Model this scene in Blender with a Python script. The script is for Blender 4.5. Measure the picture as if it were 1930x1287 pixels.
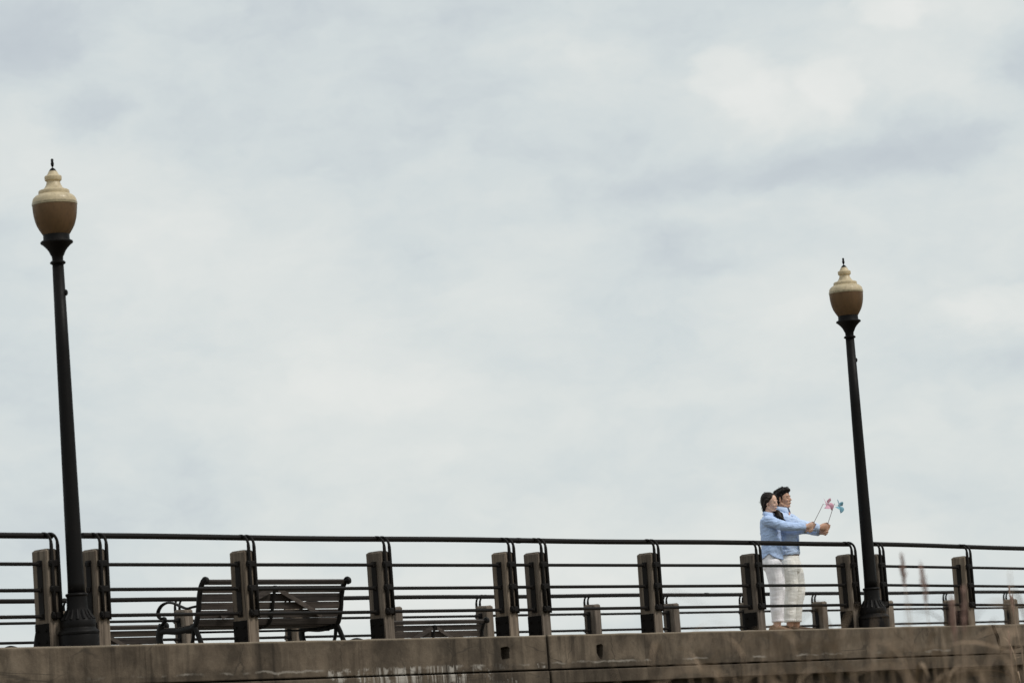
import bpy, bmesh, math, random
from mathutils import Vector, Matrix, noise
from math import sin, cos, pi, radians, sqrt

for o in list(bpy.data.objects):
    bpy.data.objects.remove(o)
scene = bpy.context.scene
COL = scene.collection
R = random.Random(7)

# ------------------------------------------------------------------ camera
cam_d = bpy.data.cameras.new('camera')
cam = bpy.data.objects.new('camera', cam_d)
COL.objects.link(cam)
c_right = Vector((0.6309449914, -0.7724842206, -0.0719482233))
c_up = Vector((-0.0511525475, -0.1339563488, 0.9896661627))
c_fwd = Vector((0.7741394155, 0.6207445736, 0.1240336231))
m = Matrix.Identity(4)
for i in range(3):
    m[i][0] = c_right[i]; m[i][1] = c_up[i]; m[i][2] = -c_fwd[i]
m.translation = Vector((0.0, -23.829, -1.4906))
cam.matrix_world = m
cam_d.sensor_width = 36.0
cam_d.sensor_fit = 'HORIZONTAL'
cam_d.lens = 121.73
cam_d.clip_start = 0.1
cam_d.clip_end = 20000
cam_d.dof.use_dof = True
cam_d.dof.focus_distance = 40.5
cam_d.dof.aperture_fstop = 3.2
scene.camera = cam

TH = 0.89493                    # heading of the view, clockwise from +Y
VR = Vector((cos(TH), -sin(TH), 0))   # horizontal direction to the right in the photo
VN = Vector((sin(TH), cos(TH), 0))    # horizontal direction away from the photographer

# ------------------------------------------------------------------ world: overcast daylight
SUN_EL = radians(48)
SUN_DIR = Vector((0.28, -0.96, 0)).normalized()
world = bpy.data.worlds.new('World')
scene.world = world
world.use_nodes = True
nt = world.node_tree
nt.nodes.clear()


class G:
    """tiny node-graph helper"""
    def __init__(s, nt):
        s.nt = nt

    def n(s, typ, **kw):
        nd = s.nt.nodes.new(typ)
        for k, v in kw.items():
            setattr(nd, k, v)
        return nd

    def link(s, a, b):
        s.nt.links.new(a, b)

    def val(s, nd, key, v):
        if hasattr(v, 'is_linked') or isinstance(v, bpy.types.NodeSocket):
            s.link(v, nd.inputs[key])
        else:
            nd.inputs[key].default_value = v

    def math(s, op, a, b=0.0, c=0.0, clamp=False):
        nd = s.n('ShaderNodeMath', operation=op, use_clamp=clamp)
        s.val(nd, 0, a); s.val(nd, 1, b); s.val(nd, 2, c)
        return nd.outputs[0]

    def noise(s, vec, scale, detail=5.0, rough=0.55, dist=0.0):
        nd = s.n('ShaderNodeTexNoise')
        s.val(nd, 'Vector', vec)
        nd.inputs['Scale'].default_value = scale
        nd.inputs['Detail'].default_value = detail
        nd.inputs['Roughness'].default_value = rough
        nd.inputs['Distortion'].default_value = dist
        return nd.outputs['Fac']

    def mapping(s, vec, loc=(0, 0, 0), rot=(0, 0, 0), scale=(1, 1, 1)):
        nd = s.n('ShaderNodeMapping')
        s.link(vec, nd.inputs['Vector'])
        s.val(nd, 'Location', loc); s.val(nd, 'Rotation', rot); s.val(nd, 'Scale', scale)
        return nd.outputs[0]

    def ramp(s, fac, stops, interp='LINEAR'):
        nd = s.n('ShaderNodeValToRGB')
        nd.color_ramp.interpolation = interp
        el = nd.color_ramp.elements
        while len(el) > 1:
            el.remove(el[0])
        el[0].position, el[0].color = stops[0][0], col4(stops[0][1])
        for p, c in stops[1:]:
            e = el.new(p); e.color = col4(c)
        s.link(fac, nd.inputs[0])
        return nd.outputs[0]

    def mix(s, fac, a, b, mode='MIX'):
        nd = s.n('ShaderNodeMix', data_type='RGBA', blend_type=mode)
        s.val(nd, 0, fac)
        s.val(nd, 6, a if not isinstance(a, tuple) else col4(a))
        s.val(nd, 7, b if not isinstance(b, tuple) else col4(b))
        return nd.outputs[2]


def col4(c):
    if isinstance(c, (int, float)):
        return (c, c, c, 1)
    return (c[0], c[1], c[2], 1)


g = G(nt)
tc = g.n('ShaderNodeTexCoord')
wrot = g.n('ShaderNodeVectorRotate', rotation_type='Z_AXIS')
g.link(tc.outputs['Generated'], wrot.inputs['Vector'])
wrot.inputs['Angle'].default_value = TH            # heading of the view becomes +Y
wv = wrot.outputs[0]
wsc = g.mapping(wv, scale=(1.0, 1.0, 1.9))
warp = g.n('ShaderNodeTexNoise')
g.link(wsc, warp.inputs['Vector'])
warp.inputs['Scale'].default_value = 14
warp.inputs['Detail'].default_value = 4
wadd = g.n('ShaderNodeVectorMath', operation='MULTIPLY_ADD')
g.link(warp.outputs['Color'], wadd.inputs[0])
wadd.inputs[1].default_value = (0.026, 0.026, 0.026)
g.link(wsc, wadd.inputs[2])
warp2 = g.n('ShaderNodeTexNoise')
g.link(wadd.outputs[0], warp2.inputs['Vector'])
warp2.inputs['Scale'].default_value = 55
warp2.inputs['Detail'].default_value = 5
warp2.inputs['Roughness'].default_value = 0.6
wadd2 = g.n('ShaderNodeVectorMath', operation='MULTIPLY_ADD')
g.link(warp2.outputs['Color'], wadd2.inputs[0])
wadd2.inputs[1].default_value = (0.022, 0.022, 0.022)
g.link(wadd.outputs[0], wadd2.inputs[2])
# take the mean shift of both warps out again
wcen = g.n('ShaderNodeVectorMath', operation='SUBTRACT')
g.link(wadd2.outputs[0], wcen.inputs[0])
wcen.inputs[1].default_value = (0.024, 0.024, 0.024)
wcl = wcen.outputs[0]
n_big = g.noise(g.mapping(wcl, loc=(3.1, 0.4, 1.7)), 7.5, 3.0, 0.5)
n_mid = g.noise(g.mapping(wcl, loc=(1.2, 5.4, 0.3)), 19.0, 7.0, 0.58)
n_fine = g.noise(g.mapping(wcl, loc=(8.2, 2.4, 4.3)), 50.0, 6.0, 0.6)
cl = g.math('MULTIPLY', n_big, 0.45)
cl = g.math('MULTIPLY_ADD', n_mid, 0.40, cl)
cl = g.math('MULTIPLY_ADD', n_fine, 0.15, cl)
cl = g.math('MULTIPLY_ADD', cl, 1.25, -0.125)


def puff(cx, cz, rx, rz, amp, acc, hard=0.1):
    """one cloud mass in the sky, at heading offset cx and height cz (direction components)"""
    v = g.mapping(wcl, loc=(-cx / rx, 0, -(cz * 1.9) / rz), scale=(1 / rx, 0.0, 1 / rz))
    ln = g.n('ShaderNodeVectorMath', operation='LENGTH')
    g.link(v, ln.inputs[0])
    mr = g.n('ShaderNodeMapRange', interpolation_type='SMOOTHSTEP')
    g.link(ln.outputs['Value'], mr.inputs['Value'])
    mr.inputs['From Min'].default_value = 1.25
    mr.inputs['From Max'].default_value = hard
    mr.inputs['To Min'].default_value = 0.0
    mr.inputs['To Max'].default_value = amp
    # puffs only on the side of the sky in view (y > 0)
    return g.math('ADD', acc, mr.outputs[0])


PUFFS = [
    (-0.132, 0.214, 0.026, 0.026, -0.18), (-0.118, 0.196, 0.016, 0.014, -0.16), (-0.085, 0.150, 0.060, 0.060, 0.10), (-0.050, 0.205, 0.060, 0.030, 0.06),
    (0.070, 0.193, 0.013, 0.018, 0.15, 0.7), (0.080, 0.186, 0.018, 0.014, 0.09, 0.6), (0.095, 0.188, 0.009, 0.015, 0.14, 0.65), (0.115, 0.208, 0.010, 0.012, 0.18, 0.6),
    (0.130, 0.212, 0.026, 0.022, 0.08), (0.082, 0.168, 0.050, 0.016, -0.15), (0.130, 0.172, 0.030, 0.022, -0.17), (0.152, 0.190, 0.016, 0.022, -0.15),
    (0.146, 0.122, 0.026, 0.012, 0.16, 0.5), (0.150, 0.107, 0.030, 0.012, -0.17), (0.145, 0.140, 0.026, 0.024, 0.07), (0.018, 0.120, 0.050, 0.026, -0.05),
    (-0.015, 0.085, 0.060, 0.016, -0.08), (0.080, 0.128, 0.045, 0.018, 0.10), (0.040, 0.150, 0.020, 0.014, -0.06), (-0.142, 0.110, 0.022, 0.060, -0.07),
    (-0.060, 0.052, 0.090, 0.026, 0.15), (0.060, 0.058, 0.090, 0.026, 0.14), (0.015, 0.206, 0.030, 0.030, 0.07), (-0.040, 0.112, 0.030, 0.014, 0.07),
]
for pf in PUFFS:
    cl = puff(*pf[:5], cl, *pf[5:])
cloud_col = g.ramp(cl, [(0.18, (0.535, 0.585, 0.630)), (0.34, (0.600, 0.655, 0.685)), (0.45, (0.672, 0.728, 0.736)),
                        (0.56, (0.735, 0.775, 0.765)), (0.70, (0.800, 0.822, 0.800)), (0.86, (0.850, 0.860, 0.835))])
sky = g.n('ShaderNodeTexSky', sky_type='NISHITA')
sky.sun_disc = False
sky.sun_elevation = SUN_EL
sky.sun_rotation = math.atan2(SUN_DIR.x, SUN_DIR.y)
sky.air_density = 1.0
sky.dust_density = 2.0
bg_sky = g.n('ShaderNodeBackground')
g.link(sky.outputs[0], bg_sky.inputs[0])
bg_sky.inputs[1].default_value = 0.08
bg_cl = g.n('ShaderNodeBackground')
g.link(cloud_col, bg_cl.inputs[0])
bg_cl.inputs[1].default_value = 1.0
wm = g.n('ShaderNodeMixShader')
wm.inputs[0].default_value = 0.93        # nearly closed cloud cover over the blue sky
g.link(bg_sky.outputs[0], wm.inputs[1])
g.link(bg_cl.outputs[0], wm.inputs[2])
wo = g.n('ShaderNodeOutputWorld')
g.link(wm.outputs[0], wo.inputs[0])

sun_d = bpy.data.lights.new('sun', 'SUN')
sun_d.energy = 2.1
sun_d.angle = radians(14)
sun_d.color = (1.0, 0.95, 0.88)
sun = bpy.data.objects.new('sun', sun_d)
COL.objects.link(sun)
sd = (SUN_DIR * cos(SUN_EL) + Vector((0, 0, sin(SUN_EL)))).normalized()
sun.rotation_euler = sd.to_track_quat('Z', 'Y').to_euler()
sun.location = (0, 0, 60)

scene.view_settings.view_transform = 'Standard'
scene.view_settings.look = 'None'
scene.view_settings.exposure = 0.0
scene.view_settings.gamma = 1.0
scene.view_settings.use_curve_mapping = False

# ------------------------------------------------------------------ materials
def new_mat(name):
    mt = bpy.data.materials.new(name)
    mt.use_nodes = True
    nt = mt.node_tree
    gg = G(nt)
    bsdf = nt.nodes['Principled BSDF']
    return mt, gg, bsdf


def obj_vec(gg, seed_per_object=True):
    t = gg.n('ShaderNodeTexCoord')
    if not seed_per_object:
        return t.outputs['Object']
    oi = gg.n('ShaderNodeObjectInfo')
    ad = gg.n('ShaderNodeVectorMath', operation='MULTIPLY_ADD')
    cx = gg.n('ShaderNodeCombineXYZ')
    gg.link(oi.outputs['Random'], cx.inputs[0])
    gg.link(oi.outputs['Random'], cx.inputs[1])
    gg.link(oi.outputs['Random'], cx.inputs[2])
    gg.link(cx.outputs[0], ad.inputs[0])
    ad.inputs[1].default_value = (31.7, 17.3, 9.1)
    gg.link(t.outputs['Object'], ad.inputs[2])
    return ad.outputs[0]


def bump(gg, bsdf, height, strength=0.4, dist=0.01):
    b = gg.n('ShaderNodeBump')
    b.inputs['Strength'].default_value = strength
    b.inputs['Distance'].default_value = dist
    gg.link(height, b.inputs['Height'])
    gg.link(b.outputs[0], bsdf.inputs['Normal'])


def mat_paint(name, base, rough=0.45, worn=None, spec=0.5):
    mt, gg, b = new_mat(name)
    v = obj_vec(gg)
    n1 = gg.noise(v, 9.0, 6, 0.6)
    n2 = gg.noise(v, 60.0, 4, 0.6)
    f = gg.math('MULTIPLY_ADD', n2, 0.35, gg.math('MULTIPLY', n1, 0.65))
    c2 = worn or tuple(x * 1.8 for x in base)
    cc = gg.ramp(f, [(0.3, tuple(x * 0.75 for x in base)), (0.52, base), (0.72, c2)])
    gg.link(cc, b.inputs['Base Color'])
    r = gg.ramp(n1, [(0.3, rough - 0.1), (0.7, rough + 0.15)])
    gg.link(r, b.inputs['Roughness'])
    b.inputs['Specular IOR Level'].default_value = spec
    bump(gg, b, n2, 0.15, 0.002)
    return mt


def mat_wood(name, dark, mid, light, axis='Z', rough=0.85):
    mt, gg, b = new_mat(name)
    v = obj_vec(gg)
    sc = {'Z': (34, 34, 1.1), 'X': (1.1, 34, 34)}[axis]
    n1 = gg.noise(gg.mapping(v, scale=sc), 1.0, 6, 0.65, 0.6)
    sc2 = {'Z': (90, 90, 2.5), 'X': (2.5, 90, 90)}[axis]
    n2 = gg.noise(gg.mapping(v, scale=sc2), 1.0, 4, 0.6)
    n3 = gg.noise(v, 2.6, 4, 0.6)
    f = gg.math('MULTIPLY', n1, 0.55)
    f = gg.math('MULTIPLY_ADD', n2, 0.2, f)
    f = gg.math('MULTIPLY_ADD', n3, 0.25, f)
    cc = gg.ramp(f, [(0.37, dark), (0.5, mid), (0.62, light)])
    oi = gg.n('ShaderNodeObjectInfo')
    cc = gg.mix(1.0, cc, gg.ramp(oi.outputs['Random'], [(0.0, (0.80, 0.80, 0.82)), (0.5, (1.0, 1.0, 1.0)), (1.0, (1.22, 1.18, 1.12))]), 'MULTIPLY')
    # drying cracks
    ck = gg.ramp(n1, [(0.30, 0.35), (0.38, 1.0)])
    cc = gg.mix(1.0, cc, ck, 'MULTIPLY')
    gg.link(cc, b.inputs['Base Color'])
    b.inputs['Roughness'].default_value = rough
    b.inputs['Specular IOR Level'].default_value = 0.25
    bump(gg, b, gg.math('MULTIPLY_ADD', n1, 0.7, n2), 0.5, 0.006)
    return mt


M = {}
M['steel'] = mat_paint('black_painted_steel', (0.0070, 0.0058, 0.0052), 0.55, (0.015, 0.0115, 0.009), 0.14)
M['steel_plate'] = mat_paint('black_plate', (0.0065, 0.0055, 0.005), 0.7, (0.013, 0.010, 0.008), 0.08)
M['iron'] = mat_paint('cast_iron', (0.0065, 0.0058, 0.0053), 0.5, (0.012, 0.011, 0.010), 0.15)
M['lamp_black'] = mat_paint('lamp_black', (0.0055, 0.0048, 0.0047), 0.5, (0.009, 0.008, 0.0075), 0.12)
M['post'] = mat_wood('weathered_timber', (0.058, 0.046, 0.036), (0.124, 0.100, 0.079), (0.200, 0.165, 0.132))
M['slat'] = mat_wood('bench_slat_wood', (0.020, 0.016, 0.0135), (0.040, 0.0325, 0.028), (0.070, 0.057, 0.049), 'X')


def mat_concrete(name, tone=1.0):
    mt, gg, b = new_mat(name)
    t = gg.n('ShaderNodeTexCoord')
    v = t.outputs['Object']
    sep = gg.n('ShaderNodeSeparateXYZ')
    gg.link(v, sep.inputs[0])
    z = sep.outputs[2]
    big = gg.noise(gg.mapping(v, scale=(1.1, 1.1, 2.2)), 1.0, 5, 0.6)
    mid = gg.noise(gg.mapping(v, scale=(5, 5, 7)), 1.0, 6, 0.65)
    fine = gg.noise(v, 70.0, 6, 0.7)
    streak = gg.noise(gg.mapping(v, scale=(9.0, 9.0, 0.7)), 1.0, 5, 0.6, 0.4)
    f = gg.math('MULTIPLY', big, 0.45)
    f = gg.math('MULTIPLY_ADD', mid, 0.35, f)
    f = gg.math('MULTIPLY_ADD', fine, 0.20, f)
    cc = gg.ramp(f, [(0.30, tuple(tone * x for x in (0.072, 0.055, 0.039))),
                     (0.47, tuple(tone * x for x in (0.114, 0.088, 0.064))),
                     (0.60, tuple(tone * x for x in (0.158, 0.125, 0.092))),
                     (0.75, tuple(tone * x for x in (0.222, 0.182, 0.138)))])
    # big patches of old damp and of washed, paler concrete
    patch = gg.noise(gg.mapping(v, loc=(2.3, 0, 0), scale=(2.6, 1.0, 1.6)), 1.0, 6, 0.62, 0.8)
    cc = gg.mix(1.0, cc, gg.ramp(patch, [(0.34, 0.52), (0.44, 0.80), (0.52, 1.0), (0.64, 1.28)]), 'MULTIPLY')
    # dark run-off streaks, dense in some stretches only
    stz = gg.ramp(gg.noise(gg.mapping(v, loc=(7.7, 0, 0), scale=(0.8, 0.5, 0.2)), 1.0, 3, 0.5), [(0.40, 0.0), (0.58, 1.0)])
    st = gg.ramp(streak, [(0.36, 0.42), (0.47, 0.82), (0.55, 1.0)])
    cc = gg.mix(gg.math('MULTIPLY', stz, 0.9), cc, st, 'MULTIPLY')
    # soot band at the foot of the fascia, broken up by noise
    zz = gg.math('MULTIPLY_ADD', mid, 0.20, z)
    band = gg.ramp(gg.math('ADD', zz, 0.5), [(0.18, 0.50), (0.27, 0.60), (0.31, 1.0)])
    bz = gg.ramp(gg.noise(gg.mapping(v, loc=(1.1, 0, 0), scale=(1.4, 0.5, 0.3)), 1.0, 4, 0.6), [(0.38, 0.0), (0.55, 1.0)])
    cc = gg.mix(gg.math('MULTIPLY', bz, 0.85), cc, band, 'MULTIPLY')
    # lime bloom that bled out below one length of the beam (left of the first pocket)
    sepx = sep.outputs[0]
    bl = gg.noise(gg.mapping(v, scale=(15.0, 3.0, 1.2)), 1.0, 5, 0.65, 0.5)
    bx = gg.ramp(gg.math('MULTIPLY_ADD', mid, 0.7, gg.math('MULTIPLY_ADD', sepx, 0.1, -2.2)), [(0.775, 0.0), (0.82, 1.0), (0.945, 1.0), (1.0, 0.0)])
    bzz = gg.ramp(gg.math('ADD', gg.math('MULTIPLY_ADD', bl, 0.16, z), 0.5), [(0.04, 0.0), (0.15, 1.0), (0.275, 1.0), (0.292, 0.0)])
    blm = gg.math('MULTIPLY', gg.ramp(bl, [(0.44, 0.0), (0.56, 1.0)]), gg.math('MULTIPLY', bx, bzz))
    cc = gg.mix(gg.math('MULTIPLY', blm, 0.8), cc, (0.40, 0.375, 0.34))
    # damp stains of their own shape round the pockets and under old leaks
    for (sx, sz, rx_, rz_, k_) in ((28.68, -0.24, 0.20, 0.20, 0.75), (27.78, -0.10, 0.16, 0.20, 0.6), (28.30, -0.15, 0.22, 0.25, 0.45), (30.47, -0.24, 0.15, 0.20, 0.6), (30.95, -0.33, 0.35, 0.08, 0.6),
                                   (26.9, -0.15, 0.30, 0.28, 0.4), (29.52, -0.2, 0.07, 0.5, 0.5), (24.6, -0.30, 0.9, 0.07, 0.45), (32.6, -0.30, 0.6, 0.10, 0.5), (28.62, -0.46, 0.16, 0.16, 0.7)):
        cv = gg.n('ShaderNodeCombineXYZ')
        gg.link(gg.math('MULTIPLY_ADD', sepx, 1 / rx_, -sx / rx_), cv.inputs[0])
        gg.link(gg.math('MULTIPLY_ADD', z, 1 / rz_, -sz / rz_), cv.inputs[1])
        ln = gg.n('ShaderNodeVectorMath', operation='LENGTH')
        gg.link(cv.outputs[0], ln.inputs[0])
        dd = gg.math('MULTIPLY_ADD', gg.math('SUBTRACT', mid, 0.5), 1.8, ln.outputs['Value'])
        fac = gg.ramp(dd, [(0.35, k_), (1.0, 0.0)])
        cc = gg.mix(fac, cc, (0.035, 0.028, 0.021))
    # hairline cracks
    vo = gg.n('ShaderNodeTexVoronoi', feature='DISTANCE_TO_EDGE')
    gg.link(gg.mapping(gg.mix(0.12, v, gg.n('ShaderNodeTexNoise').outputs['Color']), scale=(1.1, 1.1, 1.5)), vo.inputs['Vector'])
    vo.inputs['Scale'].default_value = 1.0
    ckz = gg.ramp(vo.outputs['Distance'], [(0.004, 0.55), (0.010, 0.0)])
    cc = gg.mix(gg.math('MULTIPLY', ckz, bz), cc, (0.03, 0.025, 0.02))
    # thin broken lime line along the old pour joint
    lz = gg.ramp(gg.math('ADD', gg.math('MULTIPLY_ADD', mid, 0.10, z), 0.5), [(0.225, 0.0), (0.236, 1.0), (0.242, 1.0), (0.255, 0.0)])
    lx = gg.ramp(gg.noise(gg.mapping(v, loc=(0.6, 0, 0), scale=(1.7, 0.5, 0.5)), 1.0, 4, 0.6), [(0.50, 0.0), (0.60, 1.0)])
    cc = gg.mix(gg.math('MULTIPLY', gg.math('MULTIPLY', lz, lx), 0.5), cc, (0.36, 0.33, 0.29))
    # light from above painted in as a paler strip along the top edge
    tp = gg.ramp(gg.math('MULTIPLY_ADD', fine, 0.02, gg.math('ADD', z, 0.5)), [(0.482, 0.0), (0.505, 1.0)])
    cc = gg.mix(gg.math('MULTIPLY', tp, 0.65), cc, (0.30, 0.25, 0.19))
    gg.link(cc, b.inputs['Base Color'])
    b.inputs['Roughness'].default_value = 0.9
    b.inputs['Specular IOR Level'].default_value = 0.2
    h = gg.math('MULTIPLY_ADD', fine, 0.5, mid)
    bump(gg, b, h, 0.55, 0.012)
    return mt


M['concrete'] = mat_concrete('stained_concrete', 0.86)
M['concrete_low'] = mat_concrete('shaded_concrete', 0.50)  # darker copy of the concrete: overhang shade put into the colour of recessed faces


def mat_simple(name, base, rough=0.7, var=0.25, scale=12.0, spec=0.3, bumpd=0.0, sheen=0.0, sss=0.0, trans=0.0):
    mt, gg, b = new_mat(name)
    v = obj_vec(gg)
    n1 = gg.noise(v, scale, 5, 0.6)
    cc = gg.ramp(n1, [(0.3, tuple(x * (1 - var) for x in base)), (0.5, base), (0.7, tuple(min(1, x * (1 + var)) for x in base))])
    gg.link(cc, b.inputs['Base Color'])
    b.inputs['Roughness'].default_value = rough
    b.inputs['Specular IOR Level'].default_value = spec
    if sheen:
        b.inputs['Sheen Weight'].default_value = sheen
    if sss:
        b.inputs['Subsurface Weight'].default_value = sss
        b.inputs['Subsurface Radius'].default_value = (0.01, 0.004, 0.002)
    if trans:
        b.inputs['Transmission Weight'].default_value = trans
    if bumpd:
        n2 = gg.noise(v, scale * 6, 4, 0.6)
        bump(gg, b, n2, 0.5, bumpd)
    return mt


M['acrylic_cream'] = mat_simple('cream_acrylic', (0.62, 0.52, 0.35), 0.30, 0.10, 9, 0.4)
M['acrylic_smoke'] = mat_simple('smoked_acrylic', (0.135, 0.080, 0.042), 0.48, 0.14, 7, 0.2)
def streak_dirt(mt, strength=0.5):
    gg = G(mt.node_tree)
    b = mt.node_tree.nodes['Principled BSDF']
    src = b.inputs['Base Color'].links[0].from_socket
    v = obj_vec(gg)
    n1 = gg.noise(gg.mapping(v, scale=(22, 22, 2.2)), 1.0, 5, 0.65, 0.3)
    n2 = gg.noise(v, 35, 5, 0.7)
    f = gg.math('MULTIPLY_ADD', n2, 0.4, gg.math('MULTIPLY', n1, 0.6))
    c = gg.mix(strength, src, gg.ramp(f, [(0.36, 0.45), (0.48, 0.9), (0.58, 1.12)]), 'MULTIPLY')
    gg.link(c, b.inputs['Base Color'])
    gg.link(gg.ramp(f, [(0.35, 0.65), (0.6, 0.3)]), b.inputs['Roughness'])


streak_dirt(M['acrylic_cream'], 0.45)
streak_dirt(M['acrylic_smoke'], 0.7)
def translucent(mt, col, k):
    gg = G(mt.node_tree)
    b = mt.node_tree.nodes['Principled BSDF']
    out = mt.node_tree.nodes['Material Output']
    tr = gg.n('ShaderNodeBsdfTranslucent')
    tr.inputs[0].default_value = col4(col)
    mx = gg.n('ShaderNodeMixShader')
    mx.inputs[0].default_value = k
    gg.link(b.outputs[0], mx.inputs[1]); gg.link(tr.outputs[0], mx.inputs[2])
    gg.link(mx.outputs[0], out.inputs[0])


translucent(M['acrylic_cream'], (0.85, 0.72, 0.50), 0.25)
translucent(M['acrylic_smoke'], (0.42, 0.32, 0.23), 0.35)
M['band'] = mat_simple('tarnished_band', (0.30, 0.245, 0.15), 0.4, 0.35, 40, 0.5)
M['skin_w'] = mat_simple('light_skin', (0.66, 0.43, 0.33), 0.5, 0.06, 20, 0.35, sss=0.15)
M['skin_m'] = mat_simple('tan_skin', (0.50, 0.29, 0.20), 0.5, 0.06, 20, 0.35, sss=0.15)
M['lip'] = mat_simple('lip', (0.52, 0.22, 0.19), 0.45, 0.1, 40)
M['lip_m'] = mat_simple('lip_m', (0.38, 0.18, 0.13), 0.45, 0.1, 40)
M['nail'] = mat_simple('painted_nail', (0.45, 0.06, 0.10), 0.3, 0.1, 40)
M['brow'] = mat_simple('brow', (0.018, 0.013, 0.011), 0.7, 0.2, 50)
M['eye'] = mat_simple('eye', (0.03, 0.02, 0.016), 0.3, 0.2, 50)
M['hair'] = mat_simple('black_hair', (0.007, 0.005, 0.0045), 0.5, 0.5, 30, 0.2)
M['hair_w'] = mat_simple('dark_brown_hair', (0.011, 0.0065, 0.005), 0.48, 0.5, 30, 0.22)


def mat_cloth(name, base, rough=0.85, weave=420, fold=0.45):
    mt, gg, b = new_mat(name)
    v = obj_vec(gg)
    n1 = gg.noise(v, 16, 5, 0.6)
    n2 = gg.noise(v, weave, 2, 0.5)
    f = gg.math('MULTIPLY_ADD', n2, 0.4, gg.math('MULTIPLY', n1, 0.6))
    cc = gg.ramp(f, [(0.3, tuple(x * 0.86 for x in base)), (0.5, base), (0.7, tuple(min(0.9, x * 1.1) for x in base))])
    gg.link(cc, b.inputs['Base Color'])
    b.inputs['Roughness'].default_value = rough
    b.inputs['Specular IOR Level'].default_value = 0.15
    b.inputs['Sheen Weight'].default_value = 0.15
    w = gg.noise(gg.mapping(v, scale=(7, 7, 16)), 1.0, 3, 0.5, 0.8)
    bump(gg, b, w, fold, 0.02)
    return mt


M['shirt_w'] = mat_cloth('chambray_blue', (0.44, 0.57, 0.83))
M['shirt_m'] = mat_cloth('pale_chambray_blue', (0.50, 0.62, 0.84))
M['white_w'] = mat_cloth('white_denim', (0.89, 0.87, 0.91), fold=0.10)
M['white_m'] = mat_cloth('cream_chino', (0.90, 0.88, 0.83), fold=0.12)
M['button'] = mat_simple('button', (0.7, 0.7, 0.68), 0.4, 0.1, 40)
M['belt'] = mat_simple('belt_leather', (0.16, 0.08, 0.045), 0.5, 0.2, 40)
M['shoe_w'] = mat_simple('tan_suede', (0.24, 0.15, 0.095), 0.75, 0.15, 30, 0.2)
M['shoe_m'] = mat_simple('brown_leather', (0.105, 0.066, 0.040), 0.6, 0.25, 30, 0.35)
M['sole'] = mat_simple('pale_sole', (0.42, 0.36, 0.28), 0.8, 0.2, 30, 0.2)


def mat_paper(name, base, inner):
    mt, gg, b = new_mat(name)
    v = obj_vec(gg)
    geo = gg.n('ShaderNodeNewGeometry')
    n1 = gg.noise(v, 40, 3, 0.5)
    cc = gg.mix(gg.math('MULTIPLY', n1, 0.4), base, tuple(min(1, x * 1.12) for x in base))
    cc = gg.mix(geo.outputs['Backfacing'], cc, inner)
    gg.link(cc, b.inputs['Base Color'])
    b.inputs['Roughness'].default_value = 0.7
    tr = gg.n('ShaderNodeBsdfTranslucent')
    gg.link(cc, tr.inputs[0])
    mx = gg.n('ShaderNodeMixShader')
    mx.inputs[0].default_value = 0.25
    out = mt.node_tree.nodes['Material Output']
    gg.link(b.outputs[0], mx.inputs[1]); gg.link(tr.outputs[0], mx.inputs[2])
    gg.link(mx.outputs[0], out.inputs[0])
    return mt


M['paper_pink'] = mat_paper('pink_paper', (0.74, 0.43, 0.54), (0.52, 0.27, 0.38))
M['paper_blue'] = mat_paper('blue_paper', (0.24, 0.47, 0.58), (0.52, 0.71, 0.79))
M['dowel'] = mat_simple('dowel', (0.19, 0.15, 0.15), 0.6, 0.2, 40)
M['pin'] = mat_simple('pin', (0.5, 0.5, 0.52), 0.3, 0.1, 40)
M['reed_stem'] = mat_simple('dry_reed_stem', (0.25, 0.178, 0.120), 0.7, 0.3, 4, 0.3)
M['reed_leaf'] = mat_simple('dry_reed_leaf', (0.25, 0.178, 0.118), 0.75, 0.35, 3, 0.25)
M['plume'] = mat_simple('reed_plume', (0.34, 0.225, 0.19), 0.9, 0.25, 30, 0.1)
M['grass'] = mat_simple('rough_grass', (0.10, 0.085, 0.045), 0.95, 0.4, 0.7, 0.1, 0.03)
M['paving'] = mat_simple('paving', (0.26, 0.235, 0.20), 0.9, 0.2, 3, 0.2, 0.01)
mt, gg, b = new_mat('grey_water')
v = obj_vec(gg, False)
b.inputs['Base Color'].default_value = (0.05, 0.065, 0.07, 1)
b.inputs['Roughness'].default_value = 0.12
bump(gg, b, gg.noise(v, 1.3, 6, 0.6), 0.4, 0.2)
M['water'] = mt

# ------------------------------------------------------------------ object helpers
def link_obj(name, data, parent=None):
    o = bpy.data.objects.new(name, data)
    COL.objects.link(o)
    if parent is not None:
        o.parent = parent
    return o


def mesh_from(bm, mat, smooth=False, name='mesh'):
    me = bpy.data.meshes.new(name)
    bm.normal_update()
    bm.to_mesh(me)
    bm.free()
    for mm in (mat if isinstance(mat, (list, tuple)) else [mat]):
        me.materials.append(mm)
    if smooth:
        me.polygons.foreach_set('use_smooth', [True] * len(me.polygons))
    return me


def smooth_by_angle(me, ang=0.7):
    bm = bmesh.new(); bm.from_mesh(me)
    for f in bm.faces:
        f.smooth = True
    for e in bm.edges:
        if len(e.link_faces) == 2:
            e.smooth = e.calc_face_angle(0) < ang
    bm.to_mesh(me); bm.free()


def obj(name, bm, mat, parent=None, smooth=False, angle=None):
    me = mesh_from(bm, mat, smooth, name)
    if angle is not None:
        smooth_by_angle(me, angle)
    return link_obj(name, me, parent)


def empty(name, loc, rz=0.0):
    o = bpy.data.objects.new(name, None)
    COL.objects.link(o)
    o.location = loc
    o.rotation_euler = (0, 0, rz)
    o.empty_display_size = 0.2
    return o


def tag(o, label=None, cat=None, group=None, kind=None):
    if label: o['label'] = label
    if cat: o['category'] = cat
    if group: o['group'] = group
    if kind: o['kind'] = kind
    return o


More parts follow.
